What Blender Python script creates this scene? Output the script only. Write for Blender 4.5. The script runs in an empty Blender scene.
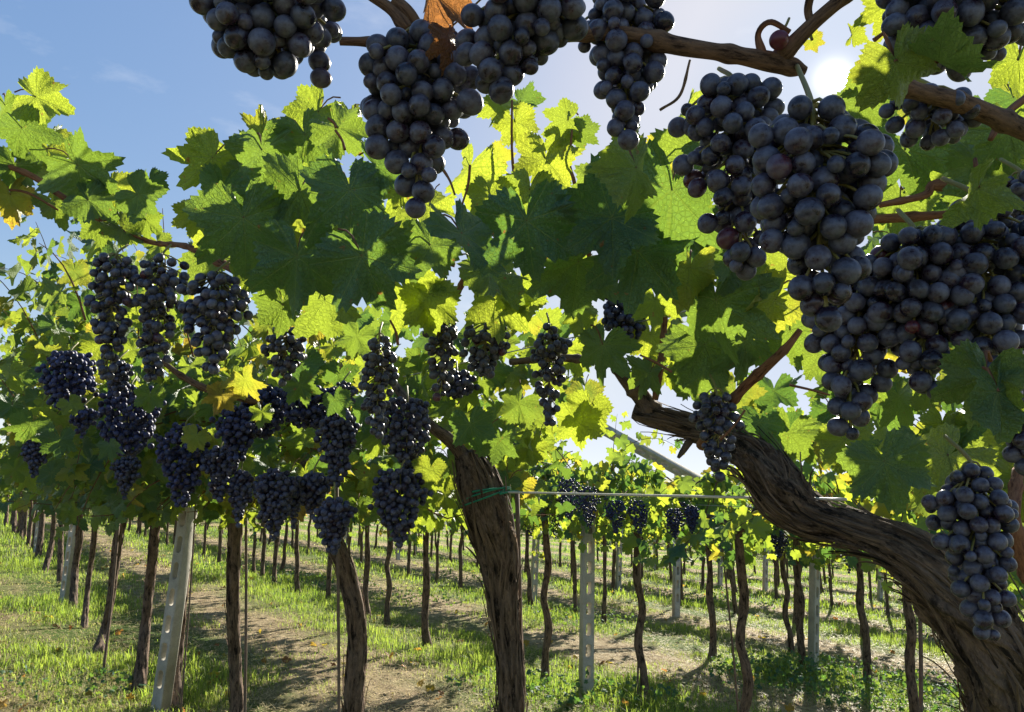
import bpy, bmesh, math, random
import numpy as np
from mathutils import Vector, noise as mnoise

random.seed(7)
rng = np.random.default_rng(11)
R = math.radians
scene = bpy.context.scene
COL = scene.collection

# ------------------------------------------------------------------ camera
W, H, F = 1024, 712, 745.0
PITCH = R(9.0)
CAMZ = 1.39
cam_d = bpy.data.cameras.new('camera')
cam = bpy.data.objects.new('camera', cam_d); COL.objects.link(cam)
cam_d.sensor_width = 36.0
cam_d.lens = F * 36.0 / W
cam_d.clip_start = 0.02
cam_d.clip_end = 6000
cam.location = (0, 0, CAMZ)
cam.rotation_euler = (R(90) + PITCH, 0, 0)
scene.camera = cam

# ------------------------------------------------------------------ light
SUN_EL, SUN_AZ = R(27.1), R(24.9)          # azimuth measured from +Y towards +X
SUN = Vector((math.sin(SUN_AZ) * math.cos(SUN_EL), math.cos(SUN_AZ) * math.cos(SUN_EL), math.sin(SUN_EL)))
world = bpy.data.worlds.new('World'); scene.world = world
world.use_nodes = True
wn, wl = world.node_tree.nodes, world.node_tree.links
bg = wn['Background']
sky = wn.new('ShaderNodeTexSky'); sky.sky_type = 'NISHITA'
sky.sun_disc = False
sky.sun_elevation = SUN_EL
sky.sun_rotation = SUN_AZ
sky.altitude = 200
sky.air_density = 1.0
sky.dust_density = 1.0
sky.ozone_density = 1.6
tc = wn.new('ShaderNodeTexCoord')
mp = wn.new('ShaderNodeMapping'); mp.inputs['Scale'].default_value = (1.6, 1.6, 4.0)
mp.inputs['Location'].default_value = (0.3, 0.2, 0.0)
wl.new(tc.outputs['Generated'], mp.inputs['Vector'])
cn = wn.new('ShaderNodeTexNoise'); cn.inputs['Scale'].default_value = 2.6
cn.inputs['Detail'].default_value = 9; cn.inputs['Roughness'].default_value = 0.58
wl.new(mp.outputs['Vector'], cn.inputs['Vector'])
cr = wn.new('ShaderNodeValToRGB')
cr.color_ramp.elements[0].position = 0.60; cr.color_ramp.elements[0].color = (0, 0, 0, 1)
cr.color_ramp.elements[1].position = 0.80; cr.color_ramp.elements[1].color = (1, 1, 1, 1)
wl.new(cn.outputs['Fac'], cr.inputs['Fac'])
cmul = wn.new('ShaderNodeMath'); cmul.operation = 'MULTIPLY'; cmul.inputs[1].default_value = 0.30
wl.new(cr.outputs['Color'], cmul.inputs[0])
cmix = wn.new('ShaderNodeMix'); cmix.data_type = 'RGBA'
wl.new(cmul.outputs[0], cmix.inputs['Factor'])
ssep = wn.new('ShaderNodeSeparateColor'); wl.new(sky.outputs['Color'], ssep.inputs[0])
def wmath(op, a, b):
    nd = wn.new('ShaderNodeMath'); nd.operation = op
    for k, x in enumerate((a, b)):
        if isinstance(x, (int, float)): nd.inputs[k].default_value = x
        else: wl.new(x, nd.inputs[k])
    return nd.outputs[0]
# thin bright air: the sky's range from zenith to sun is gentler than the clear model's
smax = wmath('MAXIMUM', wmath('MAXIMUM', ssep.outputs[0], ssep.outputs[1]), ssep.outputs[2])
sfac = wmath('DIVIDE', 1.0, wmath('ADD', wmath('MULTIPLY', smax, 0.42), 1.0))
ssc = wn.new('ShaderNodeVectorMath'); ssc.operation = 'SCALE'; wl.new(sky.outputs['Color'], ssc.inputs[0]); wl.new(sfac, ssc.inputs['Scale'])
hs = wn.new('ShaderNodeHueSaturation'); hs.inputs['Saturation'].default_value = 1.10; hs.inputs['Value'].default_value = 0.97; wl.new(ssc.outputs[0], hs.inputs['Color'])
nsm = wn.new('ShaderNodeMapRange'); nsm.interpolation_type = 'SMOOTHSTEP'; nsm.inputs[1].default_value = 5.0; nsm.inputs[2].default_value = 17.0; wl.new(smax, nsm.inputs[0])
near_sun = wn.new('ShaderNodeMix'); near_sun.data_type = 'RGBA'; wl.new(nsm.outputs[0], near_sun.inputs['Factor']); wl.new(hs.outputs[0], near_sun.inputs['A']); near_sun.inputs['B'].default_value = (1.28, 1.46, 1.82, 1)
hsep = wn.new('ShaderNodeSeparateXYZ'); wl.new(tc.outputs['Generated'], hsep.inputs[0])
hfac = wmath('POWER', wmath('SUBTRACT', 1.0, wmath('MINIMUM', wmath('MAXIMUM', hsep.outputs[2], 0.0), 1.0)), 9.0)
hmix = wn.new('ShaderNodeMix'); hmix.data_type = 'RGBA'; wl.new(wmath('MULTIPLY', hfac, 0.9), hmix.inputs['Factor'])
wl.new(near_sun.outputs['Result'], hmix.inputs['A']); hmix.inputs['B'].default_value = (2.05, 2.2, 2.45, 1)
wl.new(hmix.outputs['Result'], cmix.inputs['A'])
cmix.inputs['B'].default_value = (2.5, 2.5, 2.55, 1)
# the sun's disc and the bright aureole of hazy air round it belong to the sky
dp = wn.new('ShaderNodeVectorMath'); dp.operation = 'DOT_PRODUCT'; wl.new(tc.outputs['Generated'], dp.inputs[0]); dp.inputs[1].default_value = SUN
dpc = wmath('MAXIMUM', dp.outputs['Value'], 0.0)
disc = wmath('MULTIPLY', wmath('GREATER_THAN', dpc, math.cos(R(0.85))), 400.0)
aur = wmath('ADD', wmath('MULTIPLY', wmath('POWER', dpc, 7000.0), 2.5), wmath('MULTIPLY', wmath('POWER', dpc, 120.0), 0.25))
glow = wmath('ADD', disc, aur)
gsc = wn.new('ShaderNodeVectorMath'); gsc.operation = 'SCALE'; gsc.inputs[0].default_value = (1.0, 0.93, 0.80); wl.new(glow, gsc.inputs['Scale'])
gadd = wn.new('ShaderNodeVectorMath'); gadd.operation = 'ADD'; wl.new(cmix.outputs['Result'], gadd.inputs[0]); wl.new(gsc.outputs[0], gadd.inputs[1])
wl.new(gadd.outputs[0], bg.inputs['Color'])
bg.inputs['Strength'].default_value = 0.14

sl = bpy.data.lights.new('sun_lamp', 'SUN'); sl.energy = 4.3; sl.angle = R(0.55); sl.color = (1.0, 0.93, 0.80)
so = bpy.data.objects.new('sun_lamp', sl); COL.objects.link(so)
so.rotation_euler = SUN.to_track_quat('Z', 'Y').to_euler()

vs = scene.view_settings
vs.view_transform = 'Standard'; vs.look = 'None'; vs.gamma = 1.0; vs.use_curve_mapping = False
vs.exposure = 1.75
scene.cycles.max_bounces = 8
scene.cycles.transmission_bounces = 6
scene.cycles.diffuse_bounces = 5
scene.cycles.glossy_bounces = 3
scene.cycles.sample_clamp_indirect = 6

# ------------------------------------------------------------------ geometry of the place
GA, GB = -0.0634, -0.0480                   # the field falls away to the right and ahead
def gz(x, y):
    return CAMZ - 1.30 + GA * x + GB * y
def ray(px, py):
    c = ((px - W / 2) / F, (H / 2 - py) / F, 1.0)
    return Vector((c[0], c[2] * math.cos(PITCH) - c[1] * math.sin(PITCH), c[2] * math.sin(PITCH) + c[1] * math.cos(PITCH)))
def P(px, py, d):                            # point seen at a pixel, d metres ahead
    return Vector((0, 0, CAMZ)) + ray(px, py) * d
def ground_at(px, py):
    r = ray(px, py); t = 1.30 / (GA * r.x + GB * r.y - r.z)
    return Vector((0, 0, CAMZ)) + r * t
DU = np.array([-0.5827, 0.8127]); NV = np.array([0.8127, 0.5827])
def uv2xy(u, v):
    return float(DU[0] * u + NV[0] * v), float(DU[1] * u + NV[1] * v)
def xy2uv(x, y):
    return x * DU[0] + y * DU[1], x * NV[0] + y * NV[1]
ROWS = [1.05 + 2.8 * i for i in range(12)]

# ------------------------------------------------------------------ materials
def new_mat(name):
    m = bpy.data.materials.new(name); m.use_nodes = True
    nt = m.node_tree; nt.nodes.clear()
    out = nt.nodes.new('ShaderNodeOutputMaterial')
    return m, nt, out
class NB:
    def __init__(s, nt): s.nt = nt
    def n(s, t, **kw):
        nd = s.nt.nodes.new(t)
        for k, v in kw.items(): setattr(nd, k, v)
        return nd
    def l(s, a, b): s.nt.links.new(a, b)
    def math(s, op, a, b=None, c=None, clamp=False):
        nd = s.n('ShaderNodeMath', operation=op, use_clamp=clamp)
        for i, v in enumerate((a, b, c)):
            if v is None: continue
            if isinstance(v, (int, float)): nd.inputs[i].default_value = v
            else: s.l(v, nd.inputs[i])
        return nd.outputs[0]
    def mix(s, f, a, b):
        nd = s.n('ShaderNodeMix', data_type='RGBA')
        for k, v in (('Factor', f), ('A', a), ('B', b)):
            if isinstance(v, (int, float)): nd.inputs[k].default_value = v
            elif isinstance(v, tuple): nd.inputs[k].default_value = v + (1,) if len(v) == 3 else v
            else: s.l(v, nd.inputs[k])
        return nd.outputs['Result']
    def noise(s, vec, scale, detail=4, rough=0.55, out='Fac'):
        nd = s.n('ShaderNodeTexNoise'); nd.inputs['Scale'].default_value = scale
        nd.inputs['Detail'].default_value = detail; nd.inputs['Roughness'].default_value = rough
        if vec is not None: s.l(vec, nd.inputs['Vector'])
        return nd.outputs[out]
    def mapr(s, v, a, b, c=0.0, d=1.0, smooth=False):
        nd = s.n('ShaderNodeMapRange'); nd.clamp = True
        if smooth: nd.interpolation_type = 'SMOOTHSTEP'
        for i, x in enumerate((a, b, c, d)): nd.inputs[i + 1].default_value = x
        s.l(v, nd.inputs[0]); return nd.outputs[0]
    def attr(s, name, out='Fac'):
        nd = s.n('ShaderNodeAttribute'); nd.attribute_name = name
        return nd.outputs[out]
    def bump(s, h, strength, dist):
        nd = s.n('ShaderNodeBump'); nd.inputs['Strength'].default_value = strength
        nd.inputs['Distance'].default_value = dist
        s.l(h, nd.inputs['Height']); return nd.outputs['Normal']
    def principled(s, color, rough=0.6, normal=None, spec=0.5, **kw):
        nd = s.n('ShaderNodeBsdfPrincipled')
        if isinstance(color, tuple): nd.inputs['Base Color'].default_value = color + (1,)
        else: s.l(color, nd.inputs['Base Color'])
        if isinstance(rough, (int, float)): nd.inputs['Roughness'].default_value = rough
        else: s.l(rough, nd.inputs['Roughness'])
        nd.inputs['Specular IOR Level'].default_value = spec
        if normal is not None: s.l(normal, nd.inputs['Normal'])
        return nd

def leaf_material(name, detail=True):
    m, nt, out = new_mat(name); b = NB(nt)
    tint = b.attr('tint'); age = b.attr('age')
    geo = b.n('ShaderNodeNewGeometry')
    top = b.mix(tint, (0.044, 0.112, 0.088), (0.090, 0.175, 0.045))  # bluish dark end: waxy upper side plus sky sheen put into the colour
    tr = b.mix(b.mapr(tint, 0.15, 0.95), (0.13, 0.26, 0.035), (0.60, 0.70, 0.050))
    yel = b.mapr(age, 0.35, 0.75)
    brn = b.mapr(age, 0.78, 0.97)
    if detail:
        uvn = b.n('ShaderNodeUVMap'); sp = b.n('ShaderNodeSeparateXYZ'); b.l(uvn.outputs['UV'], sp.inputs[0])
        x, y = sp.outputs[0], sp.outputs[1]
        ax = b.math('ABSOLUTE', x)
        a = b.math('ARCTAN2', ax, y)
        r = b.math('SQRT', b.math('ADD', b.math('MULTIPLY', x, x), b.math('MULTIPLY', y, y)))
        d0 = None; das = []
        for ang in (0.0, 0.87, 1.83, 2.6):
            da = b.math('ABSOLUTE', b.math('SUBTRACT', a, ang)); das.append(da)
        da = b.math('MINIMUM', b.math('MINIMUM', das[0], das[1]), b.math('MINIMUM', das[2], das[3]))
        perp = b.math('MULTIPLY', r, b.math('SINE', da))
        along = b.math('MULTIPLY', r, b.math('COSINE', da))
        wd = b.math('SUBTRACT', 0.0125, b.math('MULTIPLY', r, 0.012))
        main = b.math('SUBTRACT', 1.0, b.math('DIVIDE', perp, wd), clamp=True)
        ph = b.math('FRACT', b.math('MULTIPLY', b.math('SUBTRACT', along, b.math('MULTIPLY', perp, 0.85)), 10.0))
        tri = b.math('ABSOLUTE', b.math('SUBTRACT', ph, 0.5))
        sec = b.mapr(tri, 0.05, 0.0)
        vein = b.math('MAXIMUM', main, b.math('MULTIPLY', sec, 0.45))
        bulge = b.math('MULTIPLY', tri, 1.0)
        nz = b.noise(uvn.outputs['UV'], 26, 4)
        geoN = b.noise(geo.outputs['Position'], 9, 3)
        top = b.mix(b.mapr(geoN, 0.35, 0.7, 0, 0.5), top, (0.06, 0.12, 0.022))
        top = b.mix(b.math('MULTIPLY', vein, 0.8), top, (0.22, 0.30, 0.11))
        tr = b.mix(b.math('MULTIPLY', vein, 0.5), tr, (0.20, 0.26, 0.03))
        tr = b.mix(b.mapr(nz, 0.40, 0.75, 0, 0.35), tr, (0.30, 0.42, 0.02))
        vo = b.n('ShaderNodeTexVoronoi', feature='DISTANCE_TO_EDGE'); vo.inputs['Scale'].default_value = 24; b.l(uvn.outputs['UV'], vo.inputs['Vector'])
        net = b.mapr(vo.outputs['Distance'], 0.10, 0.0)
        top = b.mix(b.math('MULTIPLY', net, 0.22), top, (0.16, 0.24, 0.09)); tr = b.mix(b.math('MULTIPLY', net, 0.30), tr, (0.14, 0.20, 0.02))
        spot = b.mapr(b.noise(geo.outputs['Position'], 75, 2, 0.5), 0.70, 0.76)
        # yellow and brown come in from the leaf margin
        edge = b.math('ADD', b.mapr(r, 0.15, 0.5), b.math('MULTIPLY', b.math('SUBTRACT', nz, 0.5), 1.6))
        yel = b.math('MULTIPLY', yel, b.mapr(edge, 0.0, 0.7, 0.35, 1.0))
        brn2 = b.math('MULTIPLY', b.mapr(age, 0.45, 0.8), b.mapr(edge, 0.95, 1.25))
        brn = b.math('MAXIMUM', b.math('MAXIMUM', brn, brn2), b.math('MULTIPLY', spot, 0.8))
        hgt = b.math('ADD', b.math('MULTIPLY', vein, -0.5), b.math('ADD', b.math('MULTIPLY', bulge, -0.6), b.math('ADD', b.math('MULTIPLY', net, -0.35), b.math('MULTIPLY', nz, 0.7))))
        nrm = b.bump(hgt, 0.7, 0.005)
    else:
        nrm = None
    top = b.mix(yel, top, (0.22, 0.20, 0.03)); tr = b.mix(yel, tr, (0.72, 0.60, 0.05))
    top = b.mix(brn, top, (0.20, 0.09, 0.03)); tr = b.mix(brn, tr, (0.46, 0.19, 0.05))
    under = b.mix(0.5, top, (0.13, 0.17, 0.085))
    col = b.mix(geo.outputs['Backfacing'], top, under)
    rough = b.mix(geo.outputs['Backfacing'], (0.42, 0.42, 0.42), (0.75, 0.75, 0.75))
    pr = b.principled(col, rough if detail else 0.65, nrm, 0.6 if detail else 0.25)
    tl = b.n('ShaderNodeBsdfTranslucent'); b.l(tr, tl.inputs['Color'])
    if nrm is not None: b.l(nrm, tl.inputs['Normal'])
    mx = b.n('ShaderNodeMixShader'); mx.inputs[0].default_value = 0.40
    b.l(pr.outputs[0], mx.inputs[1]); b.l(tl.outputs[0], mx.inputs[2]); b.l(mx.outputs[0], out.inputs[0])
    return m

def berry_material(name, individual, blue=0.0):
    m, nt, out = new_mat(name); b = NB(nt)
    geo = b.n('ShaderNodeNewGeometry')
    tco = b.n('ShaderNodeTexCoord')
    rnd = b.n('ShaderNodeObjectInfo').outputs['Random'] if individual else b.attr('tint')
    n1 = b.noise(geo.outputs['Position'], 95, 5, 0.65)
    n2 = b.noise(geo.outputs['Position'], 520, 3, 0.6)
    skin = b.mix(rnd, (0.010, 0.009, 0.018), (0.030, 0.016, 0.030))
    red = b.mapr(rnd, 0.985, 0.995)
    skin = b.mix(red, skin, (0.075, 0.014, 0.022))
    n3 = b.noise(geo.outputs['Position'], 38, 3, 0.6)
    rub = b.mapr(n3, 0.56, 0.64)
    blo = b.math('ADD', b.mapr(n1, 0.34, 0.64), b.math('MULTIPLY', b.math('SUBTRACT', n2, 0.5), 1.2))
    blo = b.math('SUBTRACT', blo, b.math('MULTIPLY', rub, 0.75))
    blo = b.math('MULTIPLY', b.math('MAXIMUM', b.math('MINIMUM', blo, 1.0), 0.0), b.mapr(rnd, 0.0, 1.0, 0.62, 1.0))
    blo = b.math('MULTIPLY', blo, b.math('SUBTRACT', 0.80, b.math('MULTIPLY', red, 0.6)))
    bloom = (0.138 - 0.065 * blue, 0.156 - 0.055 * blue, 0.225 + 0.035 * blue)
    col = b.mix(blo, skin, bloom)
    if individual:
        sp = b.n('ShaderNodeSeparateXYZ'); b.l(tco.outputs['Object'], sp.inputs[0])
        dot = b.mapr(sp.outputs[2], -0.988, -0.996)
        col = b.mix(dot, col, (0.17, 0.11, 0.06))
    rough = b.mapr(blo, 0, 1, 0.26 if individual else 0.42, 0.62 if individual else 0.75)
    nrm = b.bump(n2, 0.12, 0.001)
    pr = b.principled(col, rough, nrm, 0.5 if individual else 0.3)
    b.l(pr.outputs[0], out.inputs[0])
    return m

def bark_material(name, dark, light, scale=1.0, bumpd=0.006):
    m, nt, out = new_mat(name); b = NB(nt)
    co = b.attr('barkco', 'Vector')
    n1 = b.noise(co, 46 * scale, 6, 0.65)
    n2 = b.noise(co, 150 * scale, 5, 0.7)
    n3 = b.noise(b.n('ShaderNodeNewGeometry').outputs['Position'], 9, 4)
    f = b.math('ADD', b.math('MULTIPLY', n1, 0.65), b.math('MULTIPLY', n2, 0.35))
    col = b.mix(b.mapr(f, 0.41, 0.58), dark, light)  # bark tones keyed to the bump height, doubling as strand shading
    col = b.mix(b.mapr(n3, 0.45, 0.75, 0, 0.5), col, tuple(0.55 * x + 0.05 for x in light))
    chip = b.noise(co, 330 * scale, 3, 0.6); col = b.mix(b.mapr(chip, 0.56, 0.66, 0, 0.6), col, tuple(1.25 * x for x in light))
    crack_shade = b.mapr(n1, 0.44, 0.37)  # shade inside the bark cracks, painted into the colour
    col = b.mix(b.math('MULTIPLY', crack_shade, 0.8), col, tuple(0.35 * x for x in dark))
    nrm = b.bump(f, 0.9, bumpd)
    pr = b.principled(col, 0.88, nrm, 0.2); b.l(pr.outputs[0], out.inputs[0])
    return m

def simple_material(name, c1, c2, scale=30, rough=0.7, bumpd=0.0, spec=0.4, metal=0.0):
    m, nt, out = new_mat(name); b = NB(nt)
    pos = b.n('ShaderNodeNewGeometry').outputs['Position']
    n = b.noise(pos, scale, 6, 0.65)
    col = b.mix(b.mapr(n, 0.3, 0.7), c1, c2)
    nrm = b.bump(n, 0.6, bumpd) if bumpd else None
    pr = b.principled(col, rough, nrm, spec); pr.inputs['Metallic'].default_value = metal
    b.l(pr.outputs[0], out.inputs[0]); return m

def concrete_material():
    m, nt, out = new_mat('weathered_concrete'); b = NB(nt)
    pos = b.n('ShaderNodeNewGeometry').outputs['Position']
    n = b.noise(pos, 14, 7, 0.7); n2 = b.noise(pos, 160, 3, 0.6); n3 = b.noise(pos, 3.0, 3)
    col = b.mix(b.mapr(n, 0.3, 0.7), (0.36, 0.335, 0.285), (0.54, 0.51, 0.44))
    col = b.mix(b.mapr(n2, 0.55, 0.7, 0, 0.5), col, (0.17, 0.165, 0.15))
    col = b.mix(b.mapr(n3, 0.5, 0.72, 0, 0.45), col, (0.18, 0.18, 0.12))
    pr = b.principled(col, 0.9, b.bump(n2, 0.5, 0.002), 0.25); b.l(pr.outputs[0], out.inputs[0]); return m

def ground_material():
    m, nt, out = new_mat('mown_field'); b = NB(nt)
    pos = b.n('ShaderNodeNewGeometry').outputs['Position']
    sp = b.n('ShaderNodeSeparateXYZ'); b.l(pos, sp.inputs[0])
    v = b.math('ADD', b.math('MULTIPLY', sp.outputs[0], float(NV[0])), b.math('MULTIPLY', sp.outputs[1], float(NV[1])))
    u = b.math('ADD', b.math('MULTIPLY', sp.outputs[0], float(DU[0])), b.math('MULTIPLY', sp.outputs[1], float(DU[1])))
    cb = b.n('ShaderNodeCombineXYZ'); b.l(b.math('MULTIPLY', u, 0.45), cb.inputs[0]); b.l(v, cb.inputs[1])
    nA = b.noise(cb.outputs[0], 1.3, 5, 0.6)
    nB = b.noise(pos, 7, 6, 0.7); nC = b.noise(pos, 55, 5, 0.75)
    # distance to the nearest vine row, 0 at the row .. 1.4 mid lane
    fr = b.math('FRACT', b.math('DIVIDE', b.math('ADD', v, 14.0 - 1.05 + 1.4), 2.8))
    dr = b.math('ABSOLUTE', b.math('SUBTRACT', fr, 0.5))
    dr = b.math('MULTIPLY', dr, 2.0)
    dry = b.mapr(b.math('ADD', dr, b.math('MULTIPLY', b.math('SUBTRACT', nA, 0.5), 1.9)), 0.34, 0.78)
    soil = b.mix(nB, (0.16, 0.115, 0.07), (0.28, 0.21, 0.125))
    straw = b.mix(b.mapr(nC, 0.3, 0.7), (0.32, 0.245, 0.145), (0.66, 0.54, 0.34))
    green = b.mix(b.mapr(nC, 0.3, 0.7), (0.06, 0.11, 0.022), (0.14, 0.20, 0.045))
    dryc = b.mix(b.mapr(nB, 0.40, 0.62), soil, straw)
    col = b.mix(dry, green, dryc)
    pr = b.principled(col, 0.95, b.bump(b.math('ADD', nC, b.math('MULTIPLY', nB, 1.5)), 1.0, 0.05), 0.1); b.l(pr.outputs[0], out.inputs[0]); return m

def grass_material():
    m, nt, out = new_mat('grass_blades'); b = NB(nt)
    tint = b.attr('tint'); age = b.attr('age')
    col = b.mix(tint, (0.06, 0.10, 0.018), (0.14, 0.19, 0.035))
    tr = b.mix(tint, (0.24, 0.42, 0.04), (0.46, 0.58, 0.08))
    col = b.mix(age, col, (0.48, 0.39, 0.22)); tr = b.mix(age, tr, (0.55, 0.44, 0.22))
    pr = b.principled(col, 0.6, None, 0.3)
    tl = b.n('ShaderNodeBsdfTranslucent'); b.l(tr, tl.inputs['Color'])
    mx = b.n('ShaderNodeMixShader'); mx.inputs[0].default_value = 0.45
    b.l(pr.outputs[0], mx.inputs[1]); b.l(tl.outputs[0], mx.inputs[2]); b.l(mx.outputs[0], out.inputs[0]); return m

M_LEAF = leaf_material('vine_leaf', True)
M_LEAF_FAR = leaf_material('vine_leaf_distant', False)
M_BERRY = berry_material('grape_skin', True)
M_BERRY_MASS = berry_material('grape_skin_bunch', False, 0.25)
M_BERRY_BLUE = berry_material('grape_skin_blue', False, 1.0)
M_BARK = bark_material('old_vine_bark', (0.022, 0.015, 0.011), (0.200, 0.138, 0.095), 1.1, 0.016)
M_BARK_THIN = bark_material('vine_bark', (0.030, 0.020, 0.015), (0.185, 0.125, 0.085), 1.3, 0.008)
M_CANE = bark_material('brown_cane', (0.050, 0.028, 0.018), (0.175, 0.105, 0.062), 3.0, 0.002)
M_CANE_RED = bark_material('red_shoot', (0.11, 0.045, 0.026), (0.24, 0.115, 0.06), 3.0, 0.0008)
M_STALK = simple_material('green_stalk', (0.16, 0.17, 0.04), (0.26, 0.20, 0.07), 60, 0.6)
M_CONC = concrete_material()
M_WIRE = simple_material('galvanised_wire', (0.30, 0.29, 0.27), (0.45, 0.44, 0.42), 40, 0.45, 0, 0.5, 0.6)
M_HOSE = simple_material('pale_plastic_line', (0.50, 0.47, 0.40), (0.66, 0.63, 0.55), 25, 0.5)
M_STAKE = simple_material('rusty_stake', (0.10, 0.065, 0.045), (0.20, 0.14, 0.10), 30, 0.8)
M_TIE = simple_material('green_plastic_tie', (0.01, 0.16, 0.09), (0.02, 0.26, 0.14), 40, 0.4)
M_GROUND = ground_material()
M_GRASS = grass_material()

# ------------------------------------------------------------------ mesh helpers
def make_mesh(name, V, Fc, mat, smooth=True, attrs=None, uv=None, vec=None):
    """V (n,3); Fc (m,k) equal sized faces as an array, or a list of tuples"""
    me = bpy.data.meshes.new(name)
    V = np.asarray(V, dtype=np.float32)
    if isinstance(Fc, np.ndarray):
        m, k = Fc.shape
        me.vertices.add(len(V)); me.vertices.foreach_set('co', V.ravel())
        me.loops.add(m * k); me.loops.foreach_set('vertex_index', Fc.astype(np.int32).ravel())
        me.polygons.add(m); me.polygons.foreach_set('loop_start', np.arange(0, m * k, k, dtype=np.int32))
        if smooth: me.polygons.foreach_set('use_smooth', np.ones(m, dtype=bool))
        me.update(calc_edges=True)
    else:
        me.from_pydata(V.tolist(), [], Fc)
        if smooth: me.polygons.foreach_set('use_smooth', np.ones(len(me.polygons), dtype=bool))
    if attrs:
        for k, a in attrs.items():
            at = me.attributes.new(k, 'FLOAT', 'POINT'); at.data.foreach_set('value', np.asarray(a, dtype=np.float32))
    if vec is not None:
        at = me.attributes.new('barkco', 'FLOAT_VECTOR', 'POINT'); at.data.foreach_set('vector', np.asarray(vec, dtype=np.float32).ravel())
    if uv is not None:
        ul = me.uv_layers.new(name='UVMap')
        li = np.empty(len(me.loops), dtype=np.int32); me.loops.foreach_get('vertex_index', li)
        ul.data.foreach_set('uv', np.asarray(uv, dtype=np.float32)[li].ravel())
    me.materials.append(mat)
    return me

def link(name, me, parent=None):
    o = bpy.data.objects.new(name, me); COL.objects.link(o)
    if parent is not None: o.parent = parent
    return o
def tag(o, label=None, cat=None, group=None, kind=None):
    if label: o['label'] = label
    if cat: o['category'] = cat
    if group: o['group'] = group
    if kind: o['kind'] = kind
    return o
def empty(name, loc):
    o = bpy.data.objects.new(name, None); COL.objects.link(o); o.location = loc; o.empty_display_size = 0.1
    return o
def copy_tree(o, loc, rotz=0.0, scale=None):
    c = o.copy(); COL.objects.link(c); c.location = loc; c.rotation_euler = (0, 0, rotz)
    if scale: c.scale = scale
    for ch in o.children:
        k = ch.copy(); COL.objects.link(k); k.parent = c
    return c

def spline(pts, n):
    """Catmull-Rom through pts (k,d) -> (n,d)"""
    p = np.asarray(pts, float); k = len(p)
    if k == 2:
        t = np.linspace(0, 1, n)[:, None]; return p[0] * (1 - t) + p[1] * t
    p = np.vstack([2 * p[0] - p[1], p, 2 * p[-1] - p[-2]])
    seg = np.linalg.norm(np.diff(p[1:-1, :3], axis=0), axis=1); cum = np.r_[0, np.cumsum(seg)]
    s = np.linspace(0, cum[-1], n); out = []
    for x in s:
        i = min(np.searchsorted(cum, x, side='right') - 1, k - 2); t = (x - cum[i]) / max(seg[i], 1e-9)
        a, b_, c, d = p[i], p[i + 1], p[i + 2], p[i + 3]
        out.append(0.5 * ((2 * b_) + (-a + c) * t + (2 * a - 5 * b_ + 4 * c - d) * t * t + (-a + 3 * b_ - 3 * c + d) * t ** 3))
    return np.array(out)

def tube_arrays(path, segs=8, disp=None, caps=True):
    """path (n,4): xyz + radius.  Returns V, F(list of quads/ngons), barkco"""
    n = len(path); c = path[:, :3]; r = path[:, 3]
    tan = np.gradient(c, axis=0); tan /= np.linalg.norm(tan, axis=1)[:, None] + 1e-12
    ref = np.array([0.0, 1.0, 0.0]) if abs(tan[0][1]) < 0.9 else np.array([1.0, 0, 0])
    nx = np.cross(tan[0], ref); nx /= np.linalg.norm(nx)
    L = np.r_[0, np.cumsum(np.linalg.norm(np.diff(c, axis=0), axis=1))]
    th = np.linspace(0, 2 * np.pi, segs, endpoint=False)
    V = np.zeros((n * segs, 3)); B = np.zeros((n * segs, 3))
    for i in range(n):
        nx = nx - tan[i] * nx.dot(tan[i]); nx /= np.linalg.norm(nx); ny = np.cross(tan[i], nx)
        rr = np.full(segs, r[i])
        if disp is not None:
            rr = rr * np.array([1.0 + disp(t, L[i]) for t in th])
        V[i * segs:(i + 1) * segs] = c[i] + np.outer(rr * np.cos(th), nx) + np.outer(rr * np.sin(th), ny)
        rb = max(r[i], 0.01)
        B[i * segs:(i + 1) * segs] = np.c_[rb * np.cos(th), rb * np.sin(th), np.full(segs, L[i] * 0.30)]
    Fc = []
    for i in range(n - 1):
        for j in range(segs):
            k = (j + 1) % segs
            Fc.append((i * segs + j, i * segs + k, (i + 1) * segs + k, (i + 1) * segs + j))
    if caps:
        Fc.append(tuple(range(segs - 1, -1, -1))); Fc.append(tuple((n - 1) * segs + j for j in range(segs)))
    return V, Fc, B

def merge(parts):
    Vs, Fs, Bs, o = [], [], [], 0
    for V, Fc, B in parts:
        Vs.append(V); Bs.append(B); Fs += [tuple(i + o for i in f) for f in Fc]; o += len(V)
    return np.vstack(Vs), Fs, np.vstack(Bs)

def bark_disp(amp, seed, twist=2.0, k=2.2, knots=0.0):
    def rid(x, y, z): return 1 - 2.2 * abs(mnoise.noise(Vector((x, y, z))))
    def d(t, s):
        a = t + twist * s + 0.45 * mnoise.noise(Vector((s * 7, seed, 0))) + .25 * mnoise.noise(Vector((math.cos(t) * 1.3, math.sin(t) * 1.3 + seed, s * 11)))
        x, y = math.cos(a), math.sin(a)
        v = rid(x * k + seed, y * k, s * 2.2) + .75 * rid(x * k * 2.4, y * k * 2.4 + seed, s * 5) + .50 * rid(x * k * 5.2 + seed, y * k * 5.2, s * 17) + .32 * rid(x * k * 10, y * k * 10 + seed, s * 42)
        o = amp * (v - 1.15)
        if knots:
            o += knots * mnoise.noise(Vector((math.cos(t) * 0.9 + seed * 3, math.sin(t) * 0.9, s * 8))) + knots * .6 * mnoise.noise(Vector((math.cos(t) * 1.9 + seed * 3, math.sin(t) * 1.9, s * 19)))
        return o
    return d

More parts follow.
